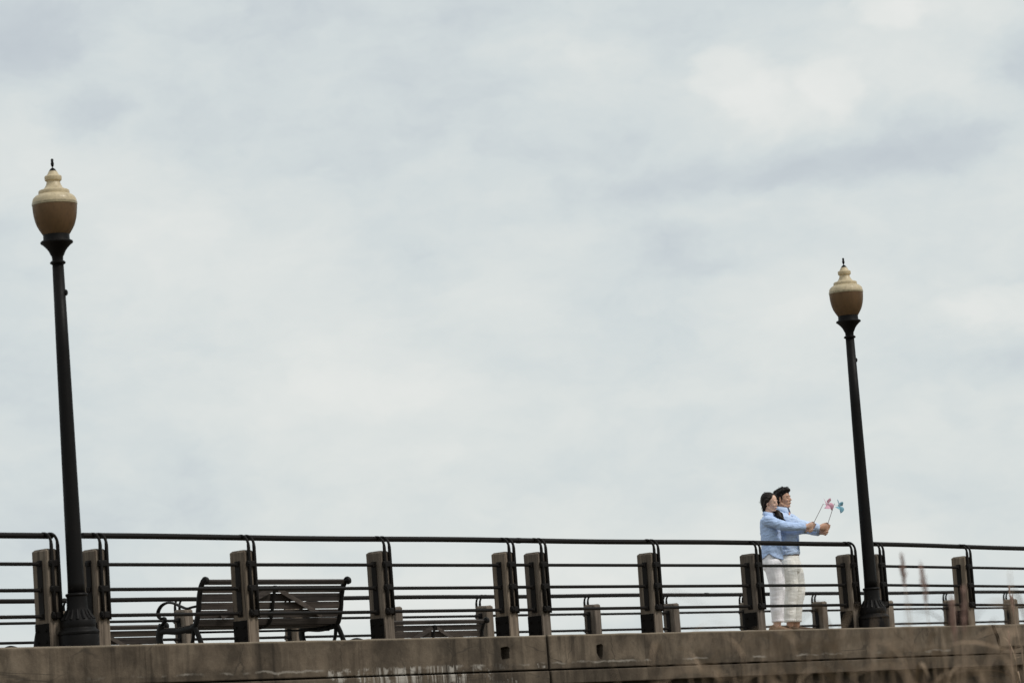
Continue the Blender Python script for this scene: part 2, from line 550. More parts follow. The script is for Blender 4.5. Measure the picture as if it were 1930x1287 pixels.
def copy_tree(o, parent=None):
    c = o.copy()
    COL.objects.link(c)
    if parent is not None:
        c.parent = parent
    for ch in list(o.children):
        copy_tree(ch, c)
    return c


def add_box(bm, x0, x1, y0, y1, z0, z1, bev=0.0, seg=1):
    vs = [bm.verts.new((x, y, z)) for z in (z0, z1) for y in (y0, y1) for x in (x0, x1)]
    fs = []
    for q in ((0, 2, 3, 1), (4, 5, 7, 6), (0, 1, 5, 4), (2, 6, 7, 3), (0, 4, 6, 2), (1, 3, 7, 5)):
        fs.append(bm.faces.new([vs[i] for i in q]))
    if bev > 0:
        es = {e for f in fs for e in f.edges}
        bmesh.ops.bevel(bm, geom=list(es), offset=bev, segments=seg, affect='EDGES', profile=0.5)
    return vs


def frame_for(t, hint):
    t = t.normalized()
    a = hint - t * hint.dot(t)
    if a.length < 1e-5:
        a = Vector((1, 0, 0)) - t * t.x
        if a.length < 1e-3:
            a = Vector((0, 1, 0)) - t * t.y
    a.normalize()
    return a, t.cross(a)


def tube(bm, pts, rad, seg=10, hint=(0, 0, 1), cap=True, dome=False, flat=None):
    """swept tube: pts list of points, rad a float, list of floats or list of (ra, rb)"""
    pts = [Vector(p) for p in pts]
    n = len(pts)
    if not isinstance(rad, (list, tuple)):
        rad = [rad] * n
    rad = [r if isinstance(r, (list, tuple)) else (r, r) for r in rad]
    hint = Vector(hint)
    if dome:
        t0 = (pts[0] - pts[1]).normalized(); t1 = (pts[-1] - pts[-2]).normalized()
        P0, R0, P1, R1 = [], [], [], []
        for a in (80, 55, 28):
            k = radians(a)
            P0.append(pts[0] + t0 * min(rad[0]) * sin(k)); R0.append((rad[0][0] * cos(k), rad[0][1] * cos(k)))
            P1.insert(0, pts[-1] + t1 * min(rad[-1]) * sin(k)); R1.insert(0, (rad[-1][0] * cos(k), rad[-1][1] * cos(k)))
        pts = P0 + pts + P1
        rad = R0 + rad + R1
        n = len(pts)
    rings = []
    for i, p in enumerate(pts):
        t = pts[min(i + 1, n - 1)] - pts[max(i - 1, 0)]
        a, b = frame_for(t, hint)
        ra, rb = rad[i]
        rings.append([bm.verts.new(p + a * (ra * cos(2 * pi * k / seg)) + b * (rb * sin(2 * pi * k / seg))) for k in range(seg)])
    for i in range(n - 1):
        for k in range(seg):
            bm.faces.new((rings[i][k], rings[i][(k + 1) % seg], rings[i + 1][(k + 1) % seg], rings[i + 1][k]))
    if cap:
        bm.faces.new(rings[0][::-1])
        bm.faces.new(rings[-1])
    return rings


def lathe(bm, prof, seg=32, cap_bot=True, cap_top=True):
    rings = []
    for r, z in prof:
        rings.append([bm.verts.new((r * cos(2 * pi * k / seg), r * sin(2 * pi * k / seg), z)) for k in range(seg)])
    for i in range(len(rings) - 1):
        for k in range(seg):
            bm.faces.new((rings[i][k], rings[i][(k + 1) % seg], rings[i + 1][(k + 1) % seg], rings[i + 1][k]))
    if cap_bot: bm.faces.new(rings[0][::-1])
    if cap_top: bm.faces.new(rings[-1])


def ellipsoid(bm, c, r, mat3=None, sub=3):
    res = bmesh.ops.create_icosphere(bm, subdivisions=sub, radius=1.0)
    c = Vector(c)
    for v in res['verts']:
        p = Vector((v.co.x * r[0], v.co.y * r[1], v.co.z * r[2]))
        if mat3 is not None:
            p = mat3 @ p
        v.co = p + c


def prism(bm, poly, y0, y1):
    """extrude an (x, z) outline between two y planes"""
    a = [bm.verts.new((x, y0, z)) for x, z in poly]
    b2 = [bm.verts.new((x, y1, z)) for x, z in poly]
    n = len(poly)
    bm.faces.new(a); bm.faces.new(b2[::-1])
    for i in range(n):
        bm.faces.new((a[i], b2[i], b2[(i + 1) % n], a[(i + 1) % n]))
    bmesh.ops.recalc_face_normals(bm, faces=bm.faces[:])


def fuse(bm, voxel=0.006, smooth=3, factor=0.5):
    """union of overlapping closed shapes as one continuous skin"""
    me = bpy.data.meshes.new('tmp')
    bmesh.ops.recalc_face_normals(bm, faces=bm.faces[:])
    bm.to_mesh(me); bm.free()
    o = bpy.data.objects.new('tmp', me)
    COL.objects.link(o)
    md = o.modifiers.new('r', 'REMESH'); md.mode = 'VOXEL'; md.voxel_size = voxel; md.adaptivity = 0.0
    if smooth:
        ms = o.modifiers.new('s', 'SMOOTH'); ms.factor = factor; ms.iterations = smooth
    dg = bpy.context.evaluated_depsgraph_get()
    dg.update()
    me2 = bpy.data.meshes.new_from_object(o.evaluated_get(dg))
    bpy.data.objects.remove(o)
    bpy.data.meshes.remove(me)
    b = bmesh.new(); b.from_mesh(me2)
    bpy.data.meshes.remove(me2)
    return b


def boolean_cut(bm, cutters):
    me = bpy.data.meshes.new('tmp'); bm.to_mesh(me); bm.free()
    o = bpy.data.objects.new('tmp', me); COL.objects.link(o)
    tmp = [o]
    for cb in cutters:
        cm = bpy.data.meshes.new('tmpc'); bmesh.ops.recalc_face_normals(cb, faces=cb.faces[:]); cb.to_mesh(cm); cb.free()
        co = bpy.data.objects.new('tmpc', cm); COL.objects.link(co)
        tmp.append(co)
        md = o.modifiers.new('b', 'BOOLEAN'); md.operation = 'DIFFERENCE'; md.object = co; md.solver = 'EXACT'
    dg = bpy.context.evaluated_depsgraph_get(); dg.update()
    me2 = bpy.data.meshes.new_from_object(o.evaluated_get(dg))
    b = bmesh.new(); b.from_mesh(me2); bpy.data.meshes.remove(me2)
    for t in tmp:
        bpy.data.objects.remove(t)
    return b


# ------------------------------------------------------------------ ground, water, deck
def sheet(name, x0, x1, y0, y1, z, mat, nx=1):
    bm = bmesh.new()
    vs = [bm.verts.new(p) for p in ((x0, y0, z), (x1, y0, z), (x1, y1, z), (x0, y1, z))]
    bm.faces.new(vs)
    o = obj(name, bm, mat)
    tag(o, kind='structure')
    return o


GZ = -2.9
sheet('ground', -4000, 4000, -4000, 8.6, GZ, M['grass'])
sheet('water', -4000, 4000, 8.6, 6000, GZ + 0.05, M['water'])
DECK = -0.105
FALL = 0.021                    # drainage fall of the paving towards the far side
XA, XB = 12.0, 64.0
bm = bmesh.new()
add_box(bm, XA, XB, 1.0, 7.35, DECK - 0.55, DECK)
for v_ in bm.verts:
    if v_.co.y > 5 and v_.co.z > DECK - 0.1: v_.co.z -= FALL * 6.35
tag(obj('deck', bm, M['paving']), kind='structure')
bm = bmesh.new()
add_box(bm, XA, XB, 0.30, 0.998, DECK - 0.35, -0.004, 0.008)
tag(obj('kerb', bm, M['concrete']), kind='structure')
bm = bmesh.new()
add_box(bm, XA, XB, 7.352, 8.1, -3.2, 0.0, 0.01)
tag(obj('quay_edge', bm, M['concrete']), kind='structure')

# ------------------------------------------------------------------ sea wall
WY = -0.35
wall = empty('sea_wall', (0, 0, 0))
tag(wall, 'long stained concrete wall under the railings with a projecting top beam', 'wall')


def top_edge(x0, x1, seed):
    """slightly worn top arris from x1 back to x0"""
    out = []
    n = max(2, int((x1 - x0) / 0.12))
    for i in range(n + 1):
        x = x1 + (x0 - x1) * i / n
        out.append((x, -0.003 + 0.006 * (noise.noise(Vector((x * 1.7, seed, 0.2))) - 0.2) + 0.003 * noise.noise(Vector((x * 9.0, seed, 3.0)))))
    return out


def beam(x0, x1, left=None, right=None, y=WY, zb=-0.375, seed=0.0, cutters=()):
    bm = bmesh.new()
    poly = [(x0, zb), (x1, zb)]
    if right: poly += right
    te = top_edge(x0 if not left else left[-1][0], x1 if not right else right[-1][0], seed)
    poly += te
    if left: poly += left[::-1]
    prism(bm, poly, y, 0.298)
    es = [e for e in bm.edges if all(abs(v.co.y - y) < 1e-5 for v in e.verts)]
    bmesh.ops.bevel(bm, geom=es, offset=0.012, segments=2, affect='EDGES', profile=0.5)
    if cutters:
        bm = boolean_cut(bm, cutters)
    return obj('concrete_beam', bm, M['concrete'], wall)


def pocket(x0, x1, z0, z1, taper=0.0):
    bm = bmesh.new()
    prism(bm, [(x0 + taper + 0.02, z0), (x0 + taper + 0.06, z0 - 0.012), (x1 - taper * 0.3 - 0.012, z0 + 0.02), (x1 - 0.012, z0 + 0.07), (x1, z1 - 0.02), (x1 - 0.03, z1),
                (x0 + 0.05, z1 - 0.006), (x0 + 0.008, z1 - 0.014), (x0 + 0.004, z0 + 0.06)], WY - 0.1, WY + 0.10)
    return bm


XJ = 29.52
beam(XA, XJ - 0.018, seed=1.0, cutters=[pocket(28.70, 28.86, -0.262, -0.115)])
# right of the joint, up to the broken corner
brk = [(38.887, -0.30), (38.86, -0.262), (38.835, -0.215), (38.828, -0.17), (38.79, -0.11), (38.76, -0.06), (38.745, -0.02)]
beam(XJ + 0.018, 38.90, right=brk, seed=2.0, cutters=[pocket(30.37, 30.50, -0.275, -0.115, 0.03)])
bm = bmesh.new()
prism(bm, [(38.93, -0.292), (41.2, -0.292), (XB, -0.292)] + top_edge(38.815, XB, 5.0)[:] +
      [(38.845, -0.062), (38.88, -0.115), (38.915, -0.175), (38.925, -0.22)], WY + 0.015, 0.29)
es = [e for e in bm.edges if all(abs(v.co.y - WY - 0.015) < 1e-5 for v in e.verts)]
bmesh.ops.bevel(bm, geom=es, offset=0.012, segments=2, affect='EDGES')
o = obj('concrete_beam', bm, M['concrete'], wall)
o['label'] = 'beam end with a broken corner and an open crack'
# rough lower remnant under the broken beam and dark back of the crack
bm = bmesh.new()
prism(bm, [(38.95, -0.375), (XB, -0.375), (XB, -0.33), (40.1, -0.325), (39.8, -0.30), (39.5, -0.31), (39.3, -0.335), (39.15, -0.318)], WY + 0.03, 0.28)
obj('spalled_ledge', bm, M['concrete'], wall)
bm = bmesh.new()
add_box(bm, XA, XB, -0.12, 0.28, -0.374, -0.02)
obj('backing_core', bm, M['concrete_low'], wall)
# joint filler
bm = bmesh.new()
add_box(bm, XJ - 0.017, XJ + 0.017, WY + 0.03, 0.2, -0.37, -0.012)
obj('joint_filler', bm, M['steel_plate'], wall)
# drip lip, in two lengths
for x0, x1 in ((XA, XJ - 0.018), (XJ + 0.018, XB)):
    bm = bmesh.new()
    add_box(bm, x0, x1, WY - 0.012, 0.26, -0.538, -0.392, 0.012, 2)
    obj('drip_lip', bm, M['concrete'], wall)
bm = bmesh.new()
add_box(bm, XA, XB, WY + 0.10, 0.25, -0.393, -0.374)
obj('shadow_joint', bm, M['concrete_low'], wall)
bm = bmesh.new()
add_box(bm, XA, XB, WY + 0.13, 0.24, GZ - 0.5, -0.537)
obj('wall_face', bm, M['concrete_low'], wall)

# ------------------------------------------------------------------ railings
RAIL_Y, RAIL_Z, RAIL_R = 0.11, 1.070, 0.029
MID_Z = (0.797, 0.555, 0.308)
PW, PD = 0.157, 0.20
X_POST = dict(A=22.663, B=23.288, C=25.352, D=27.417, E=29.481, F=30.050, G=32.115, H=34.179, I=36.244, J=36.869, K=38.933)


def post_proto(s, plate=True):
    """timber post with its ironwork; outer face at y = 0.02*s, body towards +y*s"""
    root_bm = bmesh.new()
    y0, y1 = sorted((0.018 * s, (0.018 + PD) * s))
    vs = add_box(root_bm, -0.135, -0.135 + PW, y0, y1, -0.02, 0.94)
    root_bm.edges.ensure_lookup_table()
    top = [e for e in root_bm.edges if all(v.co.z > 0.9 for v in e.verts)]
    bmesh.ops.bevel(root_bm, geom=top, offset=0.024, segments=1, affect='EDGES')
    ver = [e for e in root_bm.edges if abs(e.verts[0].co.z - e.verts[1].co.z) > 0.5]
    bmesh.ops.bevel(root_bm, geom=ver, offset=0.007, segments=2, affect='EDGES')
    # worn, slightly uneven top
    for v in root_bm.verts:
        if v.co.z > 0.9:
            v.co.z += 0.012 * noise.noise(v.co * 9 + Vector((3, 1, 0)))
    post = obj('timber_post', root_bm, M['post'])
    # two bent support pipes bolted to the outer face and curling in over the rail
    for px in (-0.081, 0.0):
        bm = bmesh.new()
        pts = [(px, 0, 0.262), (px, 0, 0.55), (px, 0, 0.97)]
        for k in range(1, 8):
            a = k / 7 * pi / 2
            pts.append((px, s * 0.105 * (1 - cos(a)), 0.983 + 0.105 * sin(a)))
        pts.append((px, s * 0.125, 1.085))
        tube(bm, pts, [0.019, 0.019, 0.018] + [0.0145] * 8, 10, (1, 0, 0))
        obj('support_pipe', bm, M['steel'], post, True)
    for z in MID_Z:
        bm = bmesh.new()
        ya, yb = sorted((-0.016 * s, 0.0165 * s))
        add_box(bm, -0.117, 0.014, ya, yb, z - 0.032, z + 0.032, 0.010, 2)
        for bx in (-0.105,):
            tube(bm, [(bx, -0.014 * s, z), (bx, -0.030 * s, z)], 0.013, 6, (1, 0, 0))
        obj('pipe_clamp', bm, M['steel'], post)
    bm = bmesh.new()
    yc = RAIL_Y * s
    add_box(bm, -0.149, -0.1355, yc - 0.033, yc + 0.033, 0.272, 0.832, 0.003)
    for z in MID_Z:
        add_box(bm, -0.172, -0.1495, yc - 0.021, yc + 0.021, z - 0.021, z + 0.021, 0.004)
    obj('mounting_bar', bm, M['steel'], post)
    if plate:
        bm = bmesh.new()
        yl, yh = sorted((0.024 * s, (0.013 + PD) * s))
        add_box(bm, -0.147, -0.1353, yl, yh, -0.01, 0.236, 0.003)
        for by in (0.065, 0.175):
            for bz in (0.062, 0.172):
                tube(bm, [(-0.1472, by * s, bz), (-0.161, by * s, bz)], 0.0135, 6, (0, 0, 1))
        obj('base_plate', bm, M['steel_plate'], post)
    return post


def pipe_bm(length, r, seg=12):
    bm = bmesh.new()
    tube(bm, [(0, 0, 0), (length, 0, 0)], r, seg, (0, 0, 1))
    return bm


def make_rail(parent, s, y_out, xs, rail_spans, mids, proto, kind_seed):
    rr = random.Random(kind_seed)
    for i, x in enumerate(xs):
        p = copy_tree(proto, parent)
        p.location = (x, y_out, 0)
        p.rotation_euler = (rr.uniform(-0.006, 0.006), rr.uniform(-0.010, 0.010), rr.uniform(-0.02, 0.02))
    for x0, x1 in rail_spans:
        bm = bmesh.new()
        n = max(2, int((x1 - x0) / 0.7))
        pts = []
        for k in range(n + 1):
            x = x0 + (x1 - x0) * k / n
            pts.append((x, 0, 0.004 * sin(x * 1.3 + kind_seed)))
        tube(bm, pts, RAIL_R, 16, (0, 0, 1))
        o = obj('top_rail', bm, M['steel'], parent, False, 0.8)
        o.location = (0, y_out + RAIL_Y * s, RAIL_Z)
    for x0, x1 in mids:
        for z in MID_Z:
            o = obj('mid_rail', pipe_bm(x1 - x0, 0.0178, 10), M['steel'], parent, False, 0.8)
            o.location = (x0, y_out + RAIL_Y * s, z + rr.uniform(-0.003, 0.003))


near_proto = post_proto(1, True)
P = X_POST


def span(a, b):
    return (a + 0.0235, b - 0.150)


r1 = empty('railing', (0, 0, 0))
tag(r1, 'black pipe railing section at the far left, ending just left of the left lamp', 'railing', 'railing sections along the wall edge')
xs = [P['A'] - 2.064 * k for k in range(0, 4)][::-1]
make_rail(r1, 1, 0, xs, [(xs[0] - 0.4, P['A'] + 0.035)], [span(xs[i], xs[i + 1]) for i in range(3)], near_proto, 1)
r2 = empty('railing', (0, 0, 0))
tag(r2, 'long black pipe railing section with eight posts between the two street lamps', 'railing', 'railing sections along the wall edge')
xs = [P[k] for k in 'BCDEFGHI']
make_rail(r2, 1, 0, xs, [(P['B'] - 0.19, 29.71), (29.713, P['I'] + 0.035)], [span(xs[i], xs[i + 1]) for i in range(7)], near_proto, 2)
bm = bmesh.new()
tube(bm, [(29.685, 0, 0), (29.74, 0, 0)], RAIL_R + 0.003, 16, (0, 0, 1))
o = obj('rail_sleeve', bm, M['steel'], r2, False, 0.8)
o.location = (0, RAIL_Y, RAIL_Z)
r3 = empty('railing', (0, 0, 0))
tag(r3, 'black pipe railing section with timber posts at the right, behind the tall reeds', 'railing', 'railing sections along the wall edge')
xs = [P['J'], P['K'], P['K'] + 2.064, P['K'] + 4.128, P['K'] + 6.19]
make_rail(r3, 1, 0, xs, [(P['J'] - 0.19, xs[-1] + 0.6)], [span(xs[i], xs[i + 1]) for i in range(4)], near_proto, 3)
r3.rotation_euler = (0, 0.009, 0)
r3.location = (0, 0, sin(0.009) * 36.87)
r4 = empty('railing', (0, 0, 0))
tag(r4, 'smaller looking railing on the far side of the promenade, behind the benches', 'railing')
far_proto = post_proto(-1, False)
YF = 7.80
xs = [24.0, 26.06, 28.1, 30.13, 32.19, 34.25, 36.31, 38.27, 38.84, 40.79, 42.76, 44.76, 46.78, 48.75, 50.77, 52.75, 54.8, 56.9]
make_rail(r4, -1, YF, xs, [(22.9, 43.66), (43.663, 58.0)], [span(xs[i], xs[i + 1]) for i in range(len(xs) - 1)], far_proto, 4)
bm = bmesh.new()
tube(bm, [(43.62, 0, 0), (43.70, 0, 0)], RAIL_R + 0.003, 16, (0, 0, 1))
o = obj('rail_sleeve', bm, M['steel'], r4, False, 0.8)
o.location = (0, YF - RAIL_Y, RAIL_Z)


def drop_tree(o):
    for ch in list(o.children):
        drop_tree(ch)
    bpy.data.objects.remove(o)


drop_tree(near_proto); drop_tree(far_proto)

# ------------------------------------------------------------------ street lamps
def make_lamp():
    root = empty('street_lamp', (0, 0, 0))
    S = 1 / 4.593 / 197.0            # photo measure to metres

    def H(y):                        # height of a row of the measured head drawing
        return 4.661 - (y - 92) * S

    bm = bmesh.new()
    lathe(bm, [(0.190, -0.01), (0.192, 0.10), (0.188, 0.112), (0.196, 0.118), (0.197, 0.135), (0.188, 0.150),
               (0.168, 0.165), (0.163, 0.178), (0.166, 0.196), (0.166, 0.24), (0.160, 0.252), (0.140, 0.275),
               (0.118, 0.305), (0.105, 0.345), (0.099, 0.375), (0.097, 0.470), (0.103, 0.478), (0.107, 0.488), (0.103, 0.500), (0.086, 0.506)], 32)
    base = obj('lamp_base', bm, M['lamp_black'], root, False, 0.5)
    bm = bmesh.new()                 # fluted ring above the base
    for k in range(16):
        a = 2 * pi * k / 16
        tube(bm, [(0.158 * cos(a), 0.158 * sin(a), 0.25), (0.128 * cos(a), 0.128 * sin(a), 0.29), (0.104 * cos(a), 0.104 * sin(a), 0.345)], [0.016, 0.014, 0.009], 6, (0, 0, 1))
    obj('base_fluting', bm, M['lamp_black'], base)
    bm = bmesh.new()                 # access door on the base
    add_box(bm, 0.184, 0.199, -0.055, 0.055, 0.012, 0.098, 0.006)
    obj('access_door', bm, M['lamp_black'], base)
    bm = bmesh.new()
    lathe(bm, [(0.083, 0.50), (0.080, 0.60), (0.072, 1.6), (0.063, 2.8), (0.0545, H(1015) - 0.002)], 28)
    obj('pole', bm, M['lamp_black'], root, True)
    bm = bmesh.new()                 # capped bolt boss on the pole
    zb = 4.661 - (556 - 300) / 197.0
    tube(bm, [(0.052, 0, zb), (0.068, 0, zb), (0.078, 0, zb)], [0.030, 0.030, 0.016], 10, (0, 0, 1))
    o = obj('bolt_boss', bm, M['lamp_black'], root, False, 0.6)
    o.rotation_euler = (0, 0, -TH)
    bm = bmesh.new()
    w = S / 2
    lathe(bm, [(98 * w, H(1022)), (132 * w, H(1012)), (136 * w, H(1002)), (118 * w, H(992)), (94 * w, H(985)), (100 * w, H(950)),
               (118 * w, H(935)), (146 * w, H(903)), (178 * w, H(880)), (222 * w, H(857)), (252 * w, H(843)), (280 * w, H(834)),
               (283 * w, H(824)), (270 * w, H(815)), (234 * w, H(808)), (229 * w, H(800)), (227 * w, H(758))], 36)
    cup = obj('lamp_cup', bm, M['lamp_black'], root, False, 0.5)
    bm = bmesh.new()
    for (zz, rr_) in ((H(776), 114 * w), (H(965), 50 * w)):
        tube(bm, [(rr_ - 0.004, 0, zz), (rr_ + 0.022, 0, zz)], 0.0045, 6, (0, 0, 1))
    o = obj('set_screw', bm, M['lamp_black'], cup)
    o.rotation_euler = (0, 0, -TH)
    bm = bmesh.new()
    lathe(bm, [(224 * w, H(762)), (234 * w, H(757)), (262 * w, H(735)), (290 * w, H(712)), (322 * w, H(682)), (344 * w, H(650)), (362 * w, H(616)),
               (374 * w, H(580)), (381 * w, H(545)), (384 * w, H(520)), (384 * w, H(503))], 48, False, False)
    bowl = obj('globe_bowl', bm, M['acrylic_smoke'], root, False, 0.5)
    bm = bmesh.new()                 # lamp holder and bulb inside the globe
    lathe(bm, [(60 * w, H(758)), (60 * w, H(690)), (44 * w, H(680)), (44 * w, H(640)), (70 * w, H(590)), (72 * w, H(540)), (50 * w, H(500)), (20 * w, H(480))], 20)
    obj('bulb_holder', bm, M['band'], root, False, 0.5)
    bm = bmesh.new()
    lathe(bm, [(382 * w, H(505)), (391 * w, H(501)), (392 * w, H(482)), (384 * w, H(476))], 48, False, False)
    obj('globe_band', bm, M['band'], bowl, False, 0.5)
    bm = bmesh.new()
    lathe(bm, [(384 * w, H(478)), (381 * w, H(462)), (370 * w, H(446)), (350 * w, H(432)), (318 * w, H(418)), (284 * w, H(409)), (266 * w, H(405)),
               (269 * w, H(400)), (266 * w, H(378)), (254 * w, H(371)), (214 * w, H(366)), (178 * w, H(358)), (150 * w, H(343)), (128 * w, H(322)), (116 * w, H(300)),
               (120 * w, H(292)), (140 * w, H(286)), (147 * w, H(279)), (148 * w, H(252)), (140 * w, H(246)), (112 * w, H(240)), (92 * w, H(226)), (70 * w, H(204))], 48, False, True)
    obj('globe_cap', bm, M['acrylic_cream'], root, False, 0.45)
    bm = bmesh.new()
    lathe(bm, [(68 * w, H(205)), (52 * w, H(190)), (24 * w, H(176)), (9 * w, H(172)), (8 * w, H(167)), (20 * w, H(160)), (27 * w, H(148)), (29 * w, H(136)), (24 * w, H(126)),
               (21 * w, H(119)), (24 * w, H(110)), (23 * w, H(100)), (12 * w, H(93))], 20)
    obj('finial', bm, M['lamp_black'], root, False, 0.5)
    return root


lamp = make_lamp()
lamp.location = (P['A'] + 0.103, -0.113, 0.0)
tag(lamp, 'black street lamp with cream acorn globe at the left edge, beside the largest bench', 'street lamp', 'street lamps on the wall')
lamp2 = copy_tree(lamp)
lamp2.location = (P['I'] + 0.103, -0.113, 0.0)
lamp2.rotation_euler = (0, 0, 0.5)
lamp2['label'] = 'black street lamp with cream acorn globe to the right of the couple with pinwheels'

# ------------------------------------------------------------------ benches
def strip(bm, pts, w, t, closed_ends=True):
    """flat cast bar following pts in the y-z plane; w = width in x, t = thickness in plane"""
    tube(bm, [(0, y, z) for y, z in pts], [(w / 2, tt / 2) for tt in (t if isinstance(t, list) else [t] * len(pts))], 8, (1, 0, 0))


def smooth_path(pts, n=5):
    out = []
    for i in range(len(pts) - 1):
        p0 = Vector(pts[max(i - 1, 0)] ); p1 = Vector(pts[i]); p2 = Vector(pts[i + 1]); p3 = Vector(pts[min(i + 2, len(pts) - 1)])
        for k in range(n):
            t = k / n
            out.append(tuple(0.5 * ((2 * p1) + (p2 - p0) * t + (2 * p0 - 5 * p1 + 4 * p2 - p3) * t * t + (3 * p1 - p0 - 3 * p2 + p3) * t ** 3)))
    out.append(tuple(pts[-1]))
    return out


BL = 2.26


def make_bench():
    root = empty('park_bench', (0, 0, 0))
    for x in (0.03, BL - 0.03):
        bm = bmesh.new()
        # back upright with scrolled head
        strip(bm, smooth_path([(0.028, 0.800), (0.016, 0.845), (-0.020, 0.878), (-0.052, 0.862), (-0.055, 0.828), (-0.028, 0.818)], 4), 0.052, 0.030)
        strip(bm, smooth_path([(0.004, 0.850), (0.050, 0.780), (0.085, 0.670), (0.105, 0.560), (0.150, 0.430), (0.20, 0.385)], 5), 0.050, 0.062)
        # seat bearer
        strip(bm, smooth_path([(0.17, 0.385), (0.30, 0.372), (0.45, 0.368), (0.60, 0.388), (0.68, 0.385)], 4), 0.048, 0.062)
        # scroll boss
        ellipsoid(bm, (0, -0.012, 0.848), (0.027, 0.040, 0.036), None, 2)
        # rear legs, splayed
        strip(bm, smooth_path([(0.185, 0.40), (0.135, 0.30), (0.085, 0.16), (0.055, 0.05), (0.040, 0.0)], 4), 0.046, [0.062] * 12 + [0.05] * 5)
        strip(bm, smooth_path([(0.20, 0.385), (0.215, 0.27), (0.285, 0.14), (0.37, 0.04), (0.40, 0.0)], 4), 0.042, 0.036)
        # front leg
        strip(bm, smooth_path([(0.655, 0.46), (0.690, 0.40), (0.705, 0.33), (0.685, 0.22), (0.680, 0.10), (0.705, 0.0)], 4), 0.050, [0.085] * 12 + [0.062] * 9)
        fr = obj('end_frame', bm, M['iron'], root, False, 0.9)
        fr.location.x = x
        bm = bmesh.new()
        strip(bm, smooth_path([(0.12, 0.60), (0.19, 0.598), (0.27, 0.592), (0.36, 0.625), (0.46, 0.668), (0.55, 0.682), (0.635, 0.660), (0.690, 0.605), (0.690, 0.555),
                               (0.655, 0.525), (0.610, 0.530), (0.600, 0.50), (0.640, 0.465), (0.665, 0.44)], 4), 0.056, 0.027)
        obj('armrest', bm, M['iron'], fr, False, 0.9)
    # back slats follow the curve of the upright
    prof = [((0.000, 0.838), 0.048, 0.040), ((0.046, 0.766), 0.072, 0.022), ((0.074, 0.682), 0.085, 0.022), ((0.094, 0.597), 0.075, 0.022), ((0.116, 0.512), 0.085, 0.022), ((0.150, 0.432), 0.070, 0.022)]
    ang = [0.55, 0.42, 0.25, 0.20, 0.28, 0.5]
    for (c, h, t), a in zip(prof, ang):
        bm = bmesh.new()
        add_box(bm, 0.03, BL - 0.03, -t / 2, t / 2, -h / 2, h / 2, 0.005, 2)
        o = obj('back_slat', bm, M['slat'], root)
        o.location = (0, c[0] + 0.018, c[1])
        o.rotation_euler = (a, 0, R.uniform(-0.002, 0.002))
    for i in range(6):
        y = 0.205 + i * 0.088
        bm = bmesh.new()
        add_box(bm, 0.03, BL - 0.03, -0.036, 0.036, -0.012, 0.012, 0.004, 2)
        o = obj('seat_slat', bm, M['slat'], root)
        o.location = (0, y, 0.412 + 0.02 * abs((y - 0.43) / 0.25) ** 2 - 0.012)
    # centre support strap
    bm = bmesh.new()
    strip(bm, smooth_path([(0.022, 0.80), (0.050, 0.70), (0.078, 0.60), (0.105, 0.50), (0.150, 0.405), (0.27, 0.375), (0.45, 0.372), (0.64, 0.39)], 4), 0.045, 0.026)
    o = obj('center_support', bm, M['iron'], root, False, 0.9)
    o.location.x = BL / 2
    # diagonal braces behind the back
    for sg in (-1, 1):
        bm = bmesh.new()
        x0, x1 = BL / 2 + sg * 0.05, BL / 2 + sg * 0.78
        a = Vector((x0, 0.030, 0.765)); b2 = Vector((x1, 0.098, 0.485))
        tube(bm, [a, b2], [(0.032, 0.005)] * 2, 4, (0, 0.25, 1))
        obj('back_brace', bm, M['slat'], root)
    # front-to-rear stretcher under the seat
    bm = bmesh.new()
    tube(bm, [(0.03, 0.30, 0.345), (BL - 0.03, 0.30, 0.345)], 0.012, 8, (0, 0, 1))
    obj('stretcher', bm, M['iron'], root)
    return root


bench = make_bench()
bench.location = (25.83, 1.20, DECK - 0.010)
bench.rotation_euler = (-FALL, 0, 0)
tag(bench, 'largest and nearest wooden bench with black iron ends, seen from behind near the left lamp', 'bench', 'park benches on the promenade')
b2 = copy_tree(bench)
b2.location = (34.41, 6.25, DECK - FALL * 5.25)
b2.scale = (0.94, 1, 1)
b2['label'] = 'distant wooden bench seen low through the railing, right of the largest bench'
b3 = copy_tree(bench)
b3.location = (28.24, 6.25, DECK - FALL * 5.25)
b3.scale = (0.94, 1, 1)
b3['label'] = 'distant wooden bench mostly hidden behind the left street lamp'

# ------------------------------------------------------------------ people
from mathutils import Quaternion


def seg_tube(bm, pts, rads, seg=14, hint=(0, 0, 1)):
    """limb with interpolated, rounded rings"""
    P_ = [Vector(p) for p in pts]
    ax_ = (P_[-1] - P_[0]).normalized()
    if abs(ax_.z) > 0.8: hint = (0, 1, 0)
    rr = [r if isinstance(r, tuple) else (r, r) for r in rads]
    sp = smooth_path([tuple(p) for p in P_], 4)
    n = len(rr); out = []
    for i in range(n - 1):
        for k in range(4):
            t = k / 4
            out.append((rr[i][0] * (1 - t) + rr[i + 1][0] * t, rr[i][1] * (1 - t) + rr[i + 1][1] * t))
    out.append(rr[-1])
    tube(bm, sp, out, seg, hint, dome=True)


def loft(bm, rings, seg=28):
    """stack of horizontal ellipses: (cx, cy, z, half_depth, half_width, yaw)"""
    vs = []
    for cx, cy, z, d, w, yaw in rings:
        row = []
        for k in range(seg):
            a = 2 * pi * k / seg
            x, y = d * cos(a), w * sin(a)
            row.append(bm.verts.new((cx + x * cos(yaw) - y * sin(yaw), cy + x * sin(yaw) + y * cos(yaw), z)))
        vs.append(row)
    for i in range(len(vs) - 1):
        for k in range(seg):
            bm.faces.new((vs[i][k], vs[i][(k + 1) % seg], vs[i + 1][(k + 1) % seg], vs[i + 1][k]))
    bm.faces.new(vs[0][::-1]); bm.faces.new(vs[-1])


